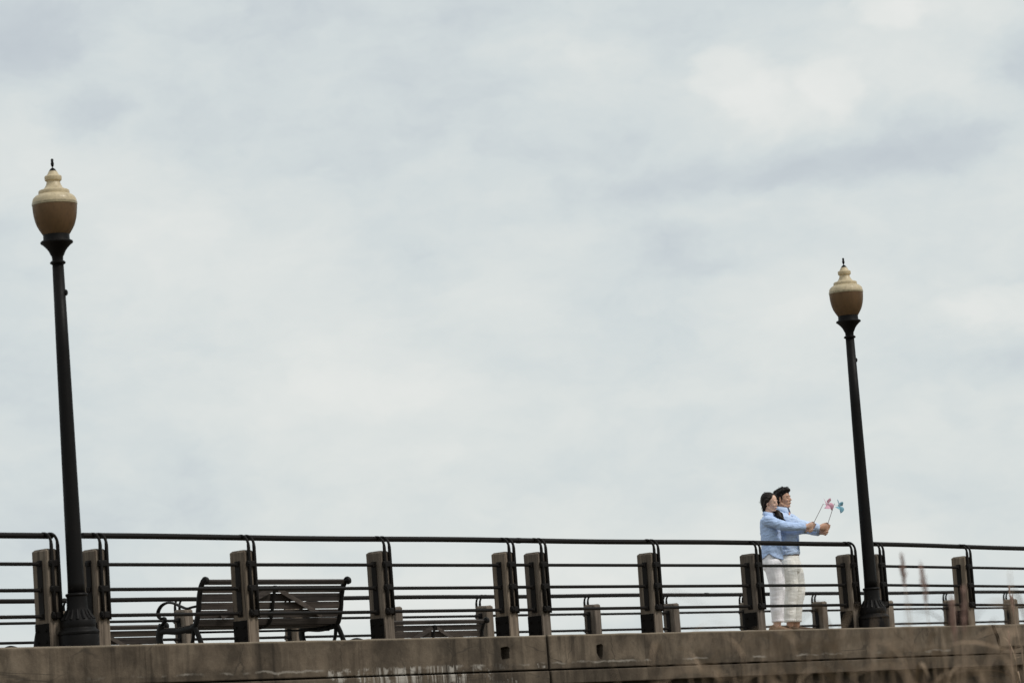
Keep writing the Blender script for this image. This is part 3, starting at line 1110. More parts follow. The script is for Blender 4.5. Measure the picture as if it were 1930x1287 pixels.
def head_parts(bm, M4, k=1.0, fem=False):
    """head facing +x in its own frame, chin at z=-0.118, crown at z=+0.115"""
    def el(c, r, rot=None):
        m3 = M4.to_3x3()
        if rot is not None: m3 = m3 @ rot
        ellipsoid(bm, M4 @ (Vector(c) * k), [q * k for q in r], m3, 3)
    def tb(pts, rads):
        tube(bm, [M4 @ (Vector(p) * k) for p in pts], [r * k for r in rads], 10, M4.to_3x3() @ Vector((0, 1, 0)), dome=True)
    el((-0.012, 0, 0.030), (0.096, 0.076, 0.086))
    el((0.018, 0, -0.010), (0.072, 0.066, 0.085))
    el((0.026, 0, -0.055), (0.058, 0.058 if not fem else 0.054, 0.050))
    el((0.052, 0, -0.095), (0.030, 0.030 if not fem else 0.025, 0.022))
    for s in (-1, 1):
        el((0.052, 0.034 * s, -0.030), (0.030, 0.024, 0.026))              # cheek
        tb([(-0.010, 0.060 * s, -0.060), (0.030, 0.045 * s, -0.092), (0.052, 0.016 * s, -0.102)], [0.018, 0.017, 0.016])
        el((0.076, 0.030 * s, 0.022), (0.012, 0.020, 0.008))               # brow ridge
        el((0.072, 0.031 * s, 0.003), (0.010, 0.013, 0.008))               # closed lids
        e = Matrix.Rotation(0.35 * s, 3, 'Z')
        el((-0.012, 0.077 * s, -0.012), (0.018, 0.007, 0.031), e)          # ear
        el((-0.006, 0.078 * s, -0.038), (0.009, 0.006, 0.010), e)
    tb([(0.080, 0, 0.015), (0.090, 0, -0.010), (0.100 if not fem else 0.097, 0, -0.028)], [0.007, 0.0085, 0.0105 if not fem else 0.0085])
    for s in (-1, 1):
        el((0.091, 0.0095 * s, -0.033), (0.010, 0.0075, 0.0065))
    el((0.082, 0, -0.062), (0.014, 0.021, 0.011))                          # mouth mound
    el((0.085, 0, -0.060), (0.008, 0.020, 0.0045))
    el((0.084, 0, -0.070), (0.008, 0.017, 0.0055))


def hand_parts(bm, wrist, grip, stick, back, k=1.0, nails=None, tilt=0.0):
    """fist closed round a stick: palm, four unequal fingers wrapped round it and a thumb along it"""
    wrist = Vector(wrist); grip = Vector(grip)
    s = Vector(stick).normalized()
    d = (grip - wrist); d = (d - s * d.dot(s) * 0.75).normalized()
    n = Vector(back); n = (n - d * n.dot(d)); n = (n - s * n.dot(s)).normalized()
    kn0 = grip + n * 0.021 * k - d * 0.012 * k
    # palm
    tube(bm, [wrist, wrist * 0.55 + kn0 * 0.45, kn0 - d * 0.012 * k, kn0 + d * 0.004 * k],
         [(0.027 * k, 0.020 * k), (0.036 * k, 0.018 * k), (0.041 * k, 0.016 * k), (0.038 * k, 0.012 * k)], 14, s, dome=True)
    ln = (0.95, 1.05, 1.0, 0.82)
    tips = []
    for i in range(4):
        o = s * (0.031 - 0.0205 * i) * k
        L = ln[i] * k
        r = (0.0098, 0.0100, 0.0096, 0.0085)[i] * k
        p = [kn0 + o * 0.95, kn0 + o + d * 0.022 * L + n * 0.004 * L, kn0 + o + d * 0.042 * L - n * 0.008 * L,
             kn0 + o + d * 0.043 * L - n * 0.030 * L, kn0 + o + d * 0.024 * L - n * 0.042 * L, kn0 + o + d * 0.008 * L - n * 0.040 * L]
        tube(bm, p, [r * 1.08, r * 1.05, r * 1.0, r * 0.95, r * 0.88, r * 0.78], 10, s, dome=True)
        tips.append((p[2], d, r))
    th = [wrist + d * 0.022 * k + s * 0.020 * k - n * 0.006 * k, wrist * 0.45 + grip * 0.55 + s * 0.038 * k - n * 0.010 * k,
          grip - d * 0.008 * k + s * 0.047 * k - n * 0.012 * k, grip + d * 0.016 * k + s * 0.044 * k - n * 0.012 * k]
    tube(bm, th, [0.016 * k, 0.0135 * k, 0.0115 * k, 0.0095 * k], 10, n, dome=True)
    return tips


def crease(bm, amp, freq, seed, where=None):
    """cloth folds pushed along the normals"""
    bm.normal_update()
    for v in bm.verts:
        p = v.co
        w = 1.0 if where is None else where(p)
        if w <= 0: continue
        q = Vector((p.x * freq[0] + seed, p.y * freq[1], p.z * freq[2]))
        a = noise.noise(q)
        b2 = 1.0 - 2.0 * abs(noise.noise(q * 1.9 + Vector((5, 2, 7))))
        v.co = p + v.normal * (amp * w * (0.6 * a + 0.5 * b2))


def cut_below(bm, f):
    dele = [v for v in bm.verts if v.co.z < f(v.co)]
    bmesh.ops.delete(bm, geom=dele, context='VERTS')
    for v in bm.verts:
        if v.is_boundary:
            z = f(v.co)
            if v.co.z - z < 0.03: v.co.z = z


def finish(name, bm, mat, parent, thick=0.0):
    for f in bm.faces: f.smooth = True
    me = mesh_from(bm, mat, True, name)
    o = link_obj(name, me, parent)
    if thick:
        md = o.modifiers.new('thickness', 'SOLIDIFY'); md.thickness = thick; md.offset = -1
    return o


def head_matrix(c, yaw, pitch, roll):
    return Matrix.Translation(Vector(c)) @ Matrix.Rotation(yaw, 4, 'Z') @ Matrix.Rotation(pitch, 4, 'Y') @ Matrix.Rotation(roll, 4, 'X')


def face_bits(parent, M4, k, lip, open_eye, fem):
    m3 = M4.to_3x3()
    for s in (-1, 1):
        bm = bmesh.new()
        tube(bm, [M4 @ (Vector((0.079, 0.016 * s, 0.002)) * k), M4 @ (Vector((0.0835, 0.030 * s, -0.001)) * k), M4 @ (Vector((0.074, 0.046 * s, 0.003)) * k)],
             [0.0016, 0.0032 if open_eye else 0.0024, 0.0018], 8, m3 @ Vector((0, 0, 1)), dome=True)
        finish('eyelash', bm, M['eye'], parent)
        bm = bmesh.new()
        tube(bm, [M4 @ (Vector((0.086, 0.012 * s, 0.021)) * k), M4 @ (Vector((0.0855, 0.030 * s, 0.0255)) * k), M4 @ (Vector((0.074, 0.050 * s, 0.021)) * k)],
             [0.0026 if not fem else 0.0012, 0.0032 if not fem else 0.0017, 0.0012], 8, m3 @ Vector((0, 0, 1)), dome=True)
        finish('eyebrow', bm, M['brow'], parent)
    bm = bmesh.new()
    ellipsoid(bm, M4 @ (Vector((0.0862, 0, -0.0605)) * k), (0.0070, 0.017, 0.0036), m3, 2)
    ellipsoid(bm, M4 @ (Vector((0.0855, 0, -0.0695)) * k), (0.0070, 0.0145, 0.0044), m3, 2)
    finish('lips', bm, M[lip], parent)


def place_person(o, px, py):
    o.location = (px, py, 0.0)
    o.rotation_euler = (0, 0, -TH)


def shoe(parent, ankle, yaw, mat, length=0.26, heel=True, toe_up=0.0, name='shoe'):
    """low shoe: upper lofted along its length plus a separate sole"""
    ax, ay, z0 = ankle
    root = Matrix.Translation(Vector((ax, ay, z0))) @ Matrix.Rotation(yaw, 4, 'Z') @ Matrix.Rotation(-toe_up, 4, 'Y')
    bm = bmesh.new()
    st = [(-0.075, 0.040, 0.024, 0.030), (-0.062, 0.050, 0.034, 0.050), (-0.03, 0.056, 0.037, 0.056), (0.02, 0.052, 0.036, 0.046),
          (0.07, 0.042, 0.040, 0.032), (0.12, 0.034, 0.044, 0.024), (0.16, 0.029, 0.040, 0.019), (length - 0.075, 0.024, 0.022, 0.012)]
    tube(bm, [root @ Vector((x, 0, z)) for x, z, w, h in st], [(w, h) for x, z, w, h in st], 16, root.to_3x3() @ Vector((0, 1, 0)), dome=True)
    tube(bm, [root @ Vector((-0.030, 0, 0.06)), root @ Vector((-0.025, 0, 0.100))], [(0.040, 0.052), (0.038, 0.048)], 16, root.to_3x3() @ Vector((0, 1, 0)))
    b2 = fuse(bm, 0.006, 3)
    o = finish(name, b2, mat, parent)
    bm = bmesh.new()
    pl = []
    for i in range(24):
        a = 2 * pi * i / 24
        x = 0.052 + 0.134 * cos(a); w = 0.040 + 0.008 * cos(a)
        pl.append((x, w * sin(a)))
    lo = [bm.verts.new(root @ Vector((x, y, 0.002))) for x, y in pl]
    hi = [bm.verts.new(root @ Vector((x * 0.99, y * 0.98, 0.020))) for x, y in pl]
    bm.faces.new(lo[::-1]); bm.faces.new(hi)
    for i in range(24):
        bm.faces.new((lo[i], lo[(i + 1) % 24], hi[(i + 1) % 24], hi[i]))
    obj('sole', bm, M['sole'], o)
    return o


def collar(parent, c, rx, ry, yaw, h, mat, tiltx=0.0, gap=0.5):
    """turned-down shirt collar, open at the throat"""
    bm = bmesh.new()
    rows = []
    n = 26
    for i in range(n):
        a = gap + (2 * pi - 2 * gap) * i / (n - 1)
        front = max(0.0, cos(a))
        ca, sa = cos(a), sin(a)
        def pt(k, z):
            x, y = rx * k * ca, ry * k * sa
            return Vector((c[0] + x * cos(yaw) - y * sin(yaw), c[1] + x * sin(yaw) + y * cos(yaw), c[2] + z - tiltx * x))
        rows.append([bm.verts.new(pt(1.05, -0.012)), bm.verts.new(pt(0.98, h * 0.55)), bm.verts.new(pt(1.0, h)), bm.verts.new(pt(1.07, h * 0.98)),
                     bm.verts.new(pt(1.24, h * 0.45 - 0.012 * front)), bm.verts.new(pt(1.38, -0.006 - 0.034 * front))])
    for i in range(n - 1):
        for j in range(5):
            bm.faces.new((rows[i][j], rows[i + 1][j], rows[i + 1][j + 1], rows[i][j + 1]))
    o = finish('collar', bm, mat, parent)
    md = o.modifiers.new('thickness', 'SOLIDIFY'); md.thickness = 0.003
    return o


def cuff(parent, a, b2, r, mat):
    bm = bmesh.new()
    a = Vector(a); b2 = Vector(b2); d = (b2 - a).normalized()
    q = b2
    tube(bm, [q - d * 0.060, q - d * 0.058, q - d * 0.03, q - d * 0.002, q, q - d * 0.004],
         [r * 0.9, r * 1.08, r * 1.10, r * 1.06, r * 1.0, r * 0.8], 18, (0, 0, 1))
    return finish('cuff', bm, mat, parent)


# ---------------- the woman (right arm toward the photographer)
AW = -radians(20)


def fw_(o, f, r, z, yaw):
    """point f forward and r to the person's right of an origin (x, y)"""
    F = Vector((cos(yaw), sin(yaw), 0)); Rr = Vector((sin(yaw), -cos(yaw), 0))
    return Vector((o[0], o[1], 0)) + F * f + Rr * r + Vector((0, 0, z))


stick_w0 = Vector((0.470, -0.075, 1.243)); stick_w1 = Vector((0.650, -0.085, 1.539))
sw = (stick_w1 - stick_w0).normalized()
grip_wr = stick_w0 + sw * 0.045
grip_wl = stick_w0 + sw * -0.002
RS, RE, RW = Vector((-0.045, -0.165, 1.370)), Vector((0.150, -0.195, 1.292)), Vector((0.398, -0.115, 1.276))
LS, LE, LW = Vector((0.050, 0.125, 1.375)), Vector((0.235, 0.090, 1.262)), Vector((0.412, -0.035, 1.230))
HW = head_matrix((0.006, -0.010, 1.612), -radians(24), radians(9), radians(9))
bm = bmesh.new()
head_parts(bm, HW, 0.97, True)
seg_tube(bm, [(-0.030, 0, 1.40), (-0.028, 0, 1.46), (-0.008, -0.005, 1.56)], [0.056, 0.049, 0.050])
loft(bm, [(-0.03, 0, 1.44, 0.05, 0.05, AW), (-0.03, 0, 1.40, 0.07, 0.13, AW), (-0.022, 0, 1.32, 0.085, 0.145, AW), (-0.018, 0, 1.22, 0.095, 0.135, AW),
          (-0.018, 0, 1.08, 0.085, 0.120, AW), (-0.02, 0, 0.98, 0.095, 0.145, AW), (-0.03, 0, 0.88, 0.105, 0.155, AW), (-0.03, 0, 0.80, 0.09, 0.145, AW)])
seg_tube(bm, [RS, RE, RW], [0.046, 0.036, 0.024])
seg_tube(bm, [LS, LE, LW], [0.046, 0.036, 0.024])
hand_parts(bm, RW, grip_wr, sw, (0.25, -1, 0.25), 0.93)
hand_parts(bm, LW, grip_wl - sw * 0.012, sw, (0.35, -0.9, -0.2), 0.90)
seg_tube(bm, [(-0.035, -0.075, 0.86), (-0.020, -0.07, 0.52), (-0.045, -0.065, 0.09)], [0.085, 0.055, 0.036])
seg_tube(bm, [(-0.005, 0.075, 0.86), (0.010, 0.07, 0.52), (-0.015, 0.065, 0.09)], [0.085, 0.055, 0.036])
for (ax, ay) in ((-0.045, -0.065), (-0.015, 0.065)):
    seg_tube(bm, [(ax - 0.02, ay, 0.05), (ax + 0.05, ay - 0.01, 0.040), (ax + 0.11, ay - 0.02, 0.028)], [0.022, 0.024, 0.014])
woman = finish('person', fuse(bm, 0.0042, 3), M['skin_w'], None)
tag(woman, 'woman in light blue shirt and white trousers, dark hair tied back, holding the pink pinwheel', 'person')
face_bits(woman, HW, 0.97, 'lip', False, True)
# red nails on the right hand
bm = bmesh.new()
for i in range(4):
    c = grip_wr + sw * (0.031 - 0.0205 * i) * 0.93 + (Vector((1, -0.1, -0.25))).normalized() * 0.034 + Vector((0, -0.004, 0))
    ellipsoid(bm, c, (0.005, 0.0045, 0.0055), None, 1)
finish('fingernails', bm, M['nail'], woman)

# shirt
bm = bmesh.new()
loft(bm, [(-0.030, 0, 1.455, 0.050, 0.052, AW), (-0.032, 0, 1.430, 0.062, 0.105, AW), (-0.032, 0, 1.395, 0.085, 0.160, AW), (-0.027, 0, 1.34, 0.103, 0.178, AW),
          (-0.018, 0, 1.25, 0.118, 0.172, AW), (-0.018, 0, 1.12, 0.112, 0.160, AW), (-0.018, 0, 1.03, 0.120, 0.170, AW), (-0.024, 0, 0.95, 0.126, 0.176, AW), (-0.026, 0, 0.86, 0.132, 0.182, AW)], 32)
seg_tube(bm, [RS + Vector((-0.02, 0.02, 0.0)), RS, RE, RW - (RW - RE).normalized() * 0.03], [0.062, 0.066, 0.056, 0.042])
seg_tube(bm, [LS + Vector((-0.02, -0.02, 0.0)), LS, LE, LW - (LW - LE).normalized() * 0.03], [0.062, 0.066, 0.056, 0.042])
b2 = fuse(bm, 0.0065, 5)
crease(b2, 0.0125, (7, 7, 17), 3.0)
crease(b2, 0.0045, (26, 26, 14), 9.0)
cut_below(b2, lambda p: 0.915 + 0.055 * math.exp(-((p.x + 0.075) / 0.05) ** 2) * (1 if p.y < 0.03 else 0.6) - 0.02 * max(0, min(1, (p.x - 0.0) / 0.1)))
sh = finish('shirt', b2, M['shirt_w'], woman, 0.004)
collar(sh, (-0.022, -0.003, 1.447), 0.058, 0.060, AW, 0.042, M['shirt_w'], 0.25, 0.45)
cuff(sh, RE, RW, 0.040, M['shirt_w'])
cuff(sh, LE, LW, 0.040, M['shirt_w'])
# trousers
bm = bmesh.new()
loft(bm, [(-0.022, 0, 1.0, 0.098, 0.145, AW), (-0.028, 0, 0.93, 0.113, 0.165, AW), (-0.034, 0, 0.87, 0.122, 0.172, AW), (-0.03, 0, 0.80, 0.115, 0.170, AW), (-0.022, 0, 0.755, 0.09, 0.155, AW)], 32)
seg_tube(bm, [(-0.036, -0.078, 0.84), (-0.018, -0.078, 0.70), (-0.012, -0.072, 0.52), (-0.026, -0.070, 0.34), (-0.030, -0.068, 0.150)], [0.108, 0.098, 0.080, 0.074, 0.064])
seg_tube(bm, [(-0.004, 0.078, 0.84), (0.018, 0.078, 0.70), (0.030, 0.072, 0.52), (0.006, 0.070, 0.34), (0.000, 0.068, 0.150)], [0.108, 0.098, 0.078, 0.072, 0.062])
b2 = fuse(bm, 0.0065, 4)
crease(b2, 0.0042, (5, 5, 17), 1.0, lambda p: 1.0 if p.z < 0.62 else 0.5)
cut_below(b2, lambda p: 0.142)
tr = finish('trousers', b2, M['white_w'], woman, 0.004)
for (ax, ay) in ((-0.030, -0.068), (0.000, 0.068)):
    bm = bmesh.new()
    tube(bm, [(ax, ay, 0.136), (ax, ay, 0.140), (ax, ay, 0.165), (ax, ay, 0.170)], [0.060, 0.067, 0.069, 0.062], 20, (1, 0, 0))
    finish('turn_up', bm, M['white_w'], tr)
shoe(woman, (-0.045, -0.065, 0.0), -radians(12), M['shoe_w'], 0.25)
shoe(woman, (-0.010, 0.065, 0.0), -radians(4), M['shoe_w'], 0.25)


def hair_mass(parent, M4, k, shapes, mat, seed, voxel=0.005, amp=0.005, keep=None, name='hair'):
    bm = bmesh.new()
    m3 = M4.to_3x3()
    for sh_ in shapes:
        if sh_[0] == 'e':
            ellipsoid(bm, M4 @ (Vector(sh_[1]) * k), [q * k for q in sh_[2]], m3, 3)
        else:
            tube(bm, [M4 @ (Vector(p) * k) for p in sh_[1]], [r * k for r in sh_[2]], 10, m3 @ Vector((0, 1, 0)), dome=True)
    b = fuse(bm, voxel, 2)
    inv = M4.inverted()
    b.normal_update()
    for v in b.verts:
        q = inv @ v.co
        a = noise.noise(Vector((q.x * 22 + seed, q.y * 70, q.z * 22))) + 0.5 * noise.noise(Vector((q.x * 60, q.y * 160 + seed, q.z * 60)))
        v.co = v.co + v.normal * amp * a
    return finish(name, b, mat, parent)


hw = [('e', (-0.032, 0, 0.040), (0.096, 0.083, 0.087)), ('e', (-0.050, 0, 0.000), (0.074, 0.080, 0.095)), ('e', (-0.058, 0, -0.055), (0.048, 0.062, 0.060)),
      ('t', [(0.036, 0.005, 0.104), (0.030, -0.052, 0.074), (0.004, -0.078, 0.030), (-0.035, -0.076, 0.000)], [0.011, 0.016, 0.017, 0.020]),
      ('t', [(0.036, 0.005, 0.104), (0.054, 0.045, 0.074), (0.046, 0.072, 0.025), (0.020, 0.076, -0.040), (-0.01, 0.066, -0.09)], [0.014, 0.020, 0.022, 0.020, 0.018]),
      ('e', (0.016, 0.010, 0.092), (0.036, 0.050, 0.022)), ('e', (-0.068, 0, -0.095), (0.032, 0.050, 0.050)),
      ('t', [(-0.02, -0.076, 0.035), (-0.040, -0.078, -0.02), (-0.058, -0.062, -0.08), (-0.066, -0.04, -0.125)], [0.020, 0.018, 0.020, 0.016])]
hair = hair_mass(woman, HW, 0.97, hw, M['hair_w'], 2.0)
# side tail of loose curls falling over the far shoulder to the front
bm = bmesh.new()
tail = smooth_path([(-0.035, 0.055, 1.520), (0.030, 0.075, 1.490), (0.085, 0.045, 1.470), (0.105, 0.015, 1.420), (0.130, 0.000, 1.370), (0.165, -0.005, 1.335)], 4)
tube(bm, tail, [0.026 + 0.020 * sin(pi * min(1, i / (len(tail) - 1) * 1.15)) for i in range(len(tail))], 12, (0, 1, 0), dome=True)
for i in range(26):
    rr_ = random.Random(i)
    a0 = rr_.uniform(0, 6.28); pts = []
    for j, q in enumerate(tail[4:]):
        t = j / (len(tail) - 5)
        rad_ = 0.040 * (0.9 + 0.40 * sin(a0 * 3 + t * 9))
        pts.append(Vector(q) + Vector((rad_ * cos(a0 + t * 7), rad_ * sin(a0 + t * 7), 0.010 * sin(a0 + t * 12))))
    pts.append(pts[-1] + Vector((rr_.uniform(0.0, 0.05), rr_.uniform(-0.01, 0.01), rr_.uniform(-0.045, 0.005))))
    tube(bm, pts, [0.007] * (len(pts) - 2) + [0.005, 0.002], 6, (0, 1, 0))
finish('side_tail', bm, M['hair_w'], hair)
def stray_hair(parent, M4, k, n, seed, mat, spots, ln, rad=0.0035):
    q = random.Random(seed)
    bm = bmesh.new()
    for i in range(n):
        c, d = spots[i % len(spots)]
        p = Vector(c) + Vector((q.uniform(-.02, .02), q.uniform(-.05, .05), q.uniform(-.02, .02)))
        d = Vector(d) + Vector((q.uniform(-.5, .5), q.uniform(-.5, .5), q.uniform(-.4, .4)))
        pts = [p, p + d * ln * 0.5, p + d * ln * 0.85 + Vector((0, 0, -0.3 * ln)), p + d * ln + Vector((0, 0, -0.7 * ln))]
        tube(bm, [M4 @ (x * k) for x in pts], [rad, rad * 0.9, rad * 0.6, rad * 0.2], 5, (0, 1, 0))
    finish('loose_strands', bm, mat, parent)


stray_hair(hair, HW, 0.97, 26, 5, M['hair_w'], [((-0.095, 0, -0.06), (-0.4, 0, -0.8)), ((-0.06, 0, 0.105), (-0.7, 0, 0.15)), ((-0.11, 0, 0.02), (-0.4, 0, -0.7))], 0.024, 0.0026)
place_person(woman, 35.106, 0.45)

# ---------------- the man, behind her
AM = -radians(24)
s_m0 = Vector((0.488, 0.010, 1.225)); s_m1 = Vector((0.633, 0.000, 1.567))
sm = (s_m1 - s_m0).normalized()
grip_mr = s_m0 + sm * 0.060
grip_ml = s_m0 + sm * 0.010
RS, RE, RW = Vector((-0.075, -0.165, 1.415)), Vector((0.140, -0.200, 1.330)), Vector((0.398, -0.060, 1.278))
LS, LE, LW = Vector((0.085, 0.165, 1.415)), Vector((0.240, 0.150, 1.305)), Vector((0.420, 0.055, 1.228))
HM = head_matrix((0.000, 0.0, 1.672), -radians(27), -radians(3), 0)
bm = bmesh.new()
head_parts(bm, HM, 1.04, False)
seg_tube(bm, [(-0.025, 0, 1.44), (-0.022, 0, 1.50), (-0.005, 0, 1.60)], [0.066, 0.060, 0.058])
loft(bm, [(0, 0, 1.50, 0.07, 0.07, AM), (0.0, 0, 1.45, 0.09, 0.17, AM), (0.005, 0, 1.36, 0.11, 0.185, AM), (0.012, 0, 1.22, 0.115, 0.17, AM),
          (0.012, 0, 1.05, 0.105, 0.155, AM), (0.01, 0, 0.95, 0.11, 0.16, AM), (0.01, 0, 0.84, 0.10, 0.16, AM)])
seg_tube(bm, [RS, RE, RW], [0.052, 0.042, 0.029])
seg_tube(bm, [LS, LE, LW], [0.052, 0.042, 0.029])
hand_parts(bm, RW, grip_mr, sm, (0.2, -1, 0.25), 1.06)
hand_parts(bm, LW, grip_ml - sm * 0.015, sm, (0.3, -0.9, -0.2), 1.04)
seg_tube(bm, [(-0.01, -0.085, 0.88), (0.0, -0.085, 0.52), (-0.05, -0.085, 0.09)], [0.09, 0.062, 0.042])
seg_tube(bm, [(0.06, 0.085, 0.88), (0.10, 0.085, 0.52), (0.042, 0.085, 0.09)], [0.09, 0.062, 0.042])
for (ax, ay) in ((-0.05, -0.085), (0.042, 0.085)):
    seg_tube(bm, [(ax - 0.02, ay, 0.05), (ax + 0.05, ay - 0.01, 0.040), (ax + 0.11, ay - 0.02, 0.028)], [0.022, 0.024, 0.014])
man = finish('person', fuse(bm, 0.0045, 3), M['skin_m'], None)
tag(man, 'man in light blue shirt and cream trousers behind the woman, holding the blue pinwheel', 'person')
face_bits(man, HM, 1.04, 'lip_m', True, False)
hm = [('e', (-0.020, 0, 0.052), (0.100, 0.084, 0.082)), ('e', (-0.052, 0, 0.010), (0.068, 0.080, 0.080)), ('e', (-0.070, 0, -0.040), (0.036, 0.060, 0.050)),
      ('t', [(-0.020, -0.070, 0.060), (0.035, -0.058, 0.092), (0.078, -0.030, 0.098), (0.088, 0.000, 0.092)], [0.028, 0.026, 0.024, 0.017]),
      ('t', [(-0.020, 0.070, 0.060), (0.035, 0.058, 0.090), (0.074, 0.030, 0.096), (0.086, 0.002, 0.094)], [0.028, 0.026, 0.024, 0.017]),
      ('e', (0.030, 0, 0.108), (0.056, 0.052, 0.028)),
      ('t', [(-0.030, -0.076, 0.03), (-0.022, -0.078, 0.000), (-0.038, -0.074, -0.03)], [0.016, 0.012, 0.012]),
      ('t', [(0.012, -0.074, 0.045), (0.014, -0.073, 0.012), (0.012, -0.070, -0.014)], [0.012, 0.008, 0.005]),
      ('t', [(0.012, 0.074, 0.045), (0.014, 0.073, 0.012), (0.012, 0.070, -0.014)], [0.012, 0.008, 0.005])]
hair_m = hair_mass(man, HM, 1.04, hm, M['hair'], 6.0, amp=0.0075)
bm = bmesh.new()
loft(bm, [(-0.022, 0, 1.530, 0.060, 0.064, AM), (-0.018, 0, 1.500, 0.075, 0.115, AM), (-0.008, 0, 1.455, 0.098, 0.195, AM), (0.004, 0, 1.38, 0.124, 0.215, AM),
          (0.014, 0, 1.25, 0.134, 0.205, AM), (0.016, 0, 1.12, 0.128, 0.192, AM), (0.016, 0, 1.05, 0.126, 0.190, AM), (0.015, 0, 1.000, 0.132, 0.194, AM), (0.013, 0, 0.972, 0.127, 0.186, AM), (0.012, 0, 0.955, 0.10, 0.16, AM)], 32)
seg_tube(bm, [RS + Vector((-0.02, 0.02, 0.0)), RS, RE, RW - (RW - RE).normalized() * 0.03], [0.070, 0.074, 0.062, 0.048])
seg_tube(bm, [LS + Vector((-0.02, -0.02, 0.0)), LS, LE, LW - (LW - LE).normalized() * 0.03], [0.070, 0.074, 0.062, 0.048])
b2 = fuse(bm, 0.0065, 5)
crease(b2, 0.0125, (7, 7, 16), 13.0)
crease(b2, 0.0045, (24, 24, 14), 19.0)
sh = finish('shirt', b2, M['shirt_m'], man)
collar(sh, (-0.012, 0, 1.520), 0.070, 0.072, AM, 0.048, M['shirt_m'], 0.22, 0.40)
cuff(sh, RE, RW, 0.046, M['shirt_m'])
cuff(sh, LE, LW, 0.046, M['shirt_m'])
bm = bmesh.new()                         # placket and pocket on the front
F = Vector((cos(AM), sin(AM), 0)); RR = Vector((sin(AM), -cos(AM), 0))
tube(bm, [Vector((0, 0, z)) + F * (d + 0.018) for z, d in ((1.46, 0.082), (1.38, 0.124), (1.25, 0.146), (1.12, 0.142), (1.02, 0.140))], [(0.016, 0.003)] * 5, 6, RR)
finish('placket', bm, M['shirt_m'], sh)
bm = bmesh.new()
for z, d in ((1.42, 0.123), (1.33, 0.155), (1.24, 0.170), (1.15, 0.166), (1.06, 0.163)):
    ellipsoid(bm, Vector((0, 0, z)) + F * d, (0.005, 0.006, 0.006), None, 1)
finish('buttons', bm, M['button'], sh)
bm = bmesh.new()
loft(bm, [(0.008, 0, 0.99, 0.118, 0.172, AM), (0.008, 0, 0.94, 0.124, 0.178, AM), (0.010, 0, 0.87, 0.130, 0.182, AM), (0.022, 0, 0.80, 0.124, 0.180, AM), (0.03, 0, 0.75, 0.10, 0.165, AM)], 32)
seg_tube(bm, [(-0.022, -0.088, 0.85), (-0.010, -0.090, 0.70), (0.000, -0.088, 0.52), (-0.032, -0.088, 0.34), (-0.046, -0.088, 0.155)], [0.112, 0.106, 0.088, 0.080, 0.068])
seg_tube(bm, [(0.055, 0.088, 0.85), (0.082, 0.090, 0.70), (0.100, 0.088, 0.52), (0.062, 0.088, 0.34), (0.042, 0.088, 0.155)], [0.112, 0.108, 0.088, 0.080, 0.068])
b2 = fuse(bm, 0.0065, 4)
crease(b2, 0.0060, (5, 5, 13), 21.0, lambda p: 1.0 if p.z < 0.8 else 0.5)
cut_below(b2, lambda p: 0.148)
tr = finish('trousers', b2, M['white_m'], man, 0.004)
for (ax, ay) in ((-0.046, -0.088), (0.042, 0.088)):
    bm = bmesh.new()
    tube(bm, [(ax, ay, 0.140), (ax, ay, 0.144), (ax, ay, 0.172), (ax, ay, 0.178)], [0.066, 0.073, 0.075, 0.068], 20, (1, 0, 0))
    finish('turn_up', bm, M['white_m'], tr)
bm = bmesh.new()
loft(bm, [(0.008, 0, 0.955, 0.122, 0.176, AM), (0.008, 0, 0.957, 0.128, 0.182, AM), (0.008, 0, 0.990, 0.128, 0.182, AM), (0.008, 0, 0.992, 0.118, 0.172, AM)], 32)
finish('belt', bm, M['belt'], man)
shoe(man, (-0.052, -0.088, 0.0), -radians(14), M['shoe_m'], 0.28)
shoe(man, (0.045, 0.088, 0.0), -radians(2), M['shoe_m'], 0.28, toe_up=0.10)
stray_hair(hair_m, HM, 1.04, 34, 9, M['hair'], [((0.06, 0, 0.118), (0.5, 0, 0.5)), ((0.00, 0, 0.128), (0.3, 0, 0.7)), ((-0.07, 0, 0.10), (-0.5, 0, 0.5)), ((-0.095, 0, 0.02), (-0.6, 0, -0.5))], 0.026, 0.0045)
place_person(man, 35.54, 0.545)


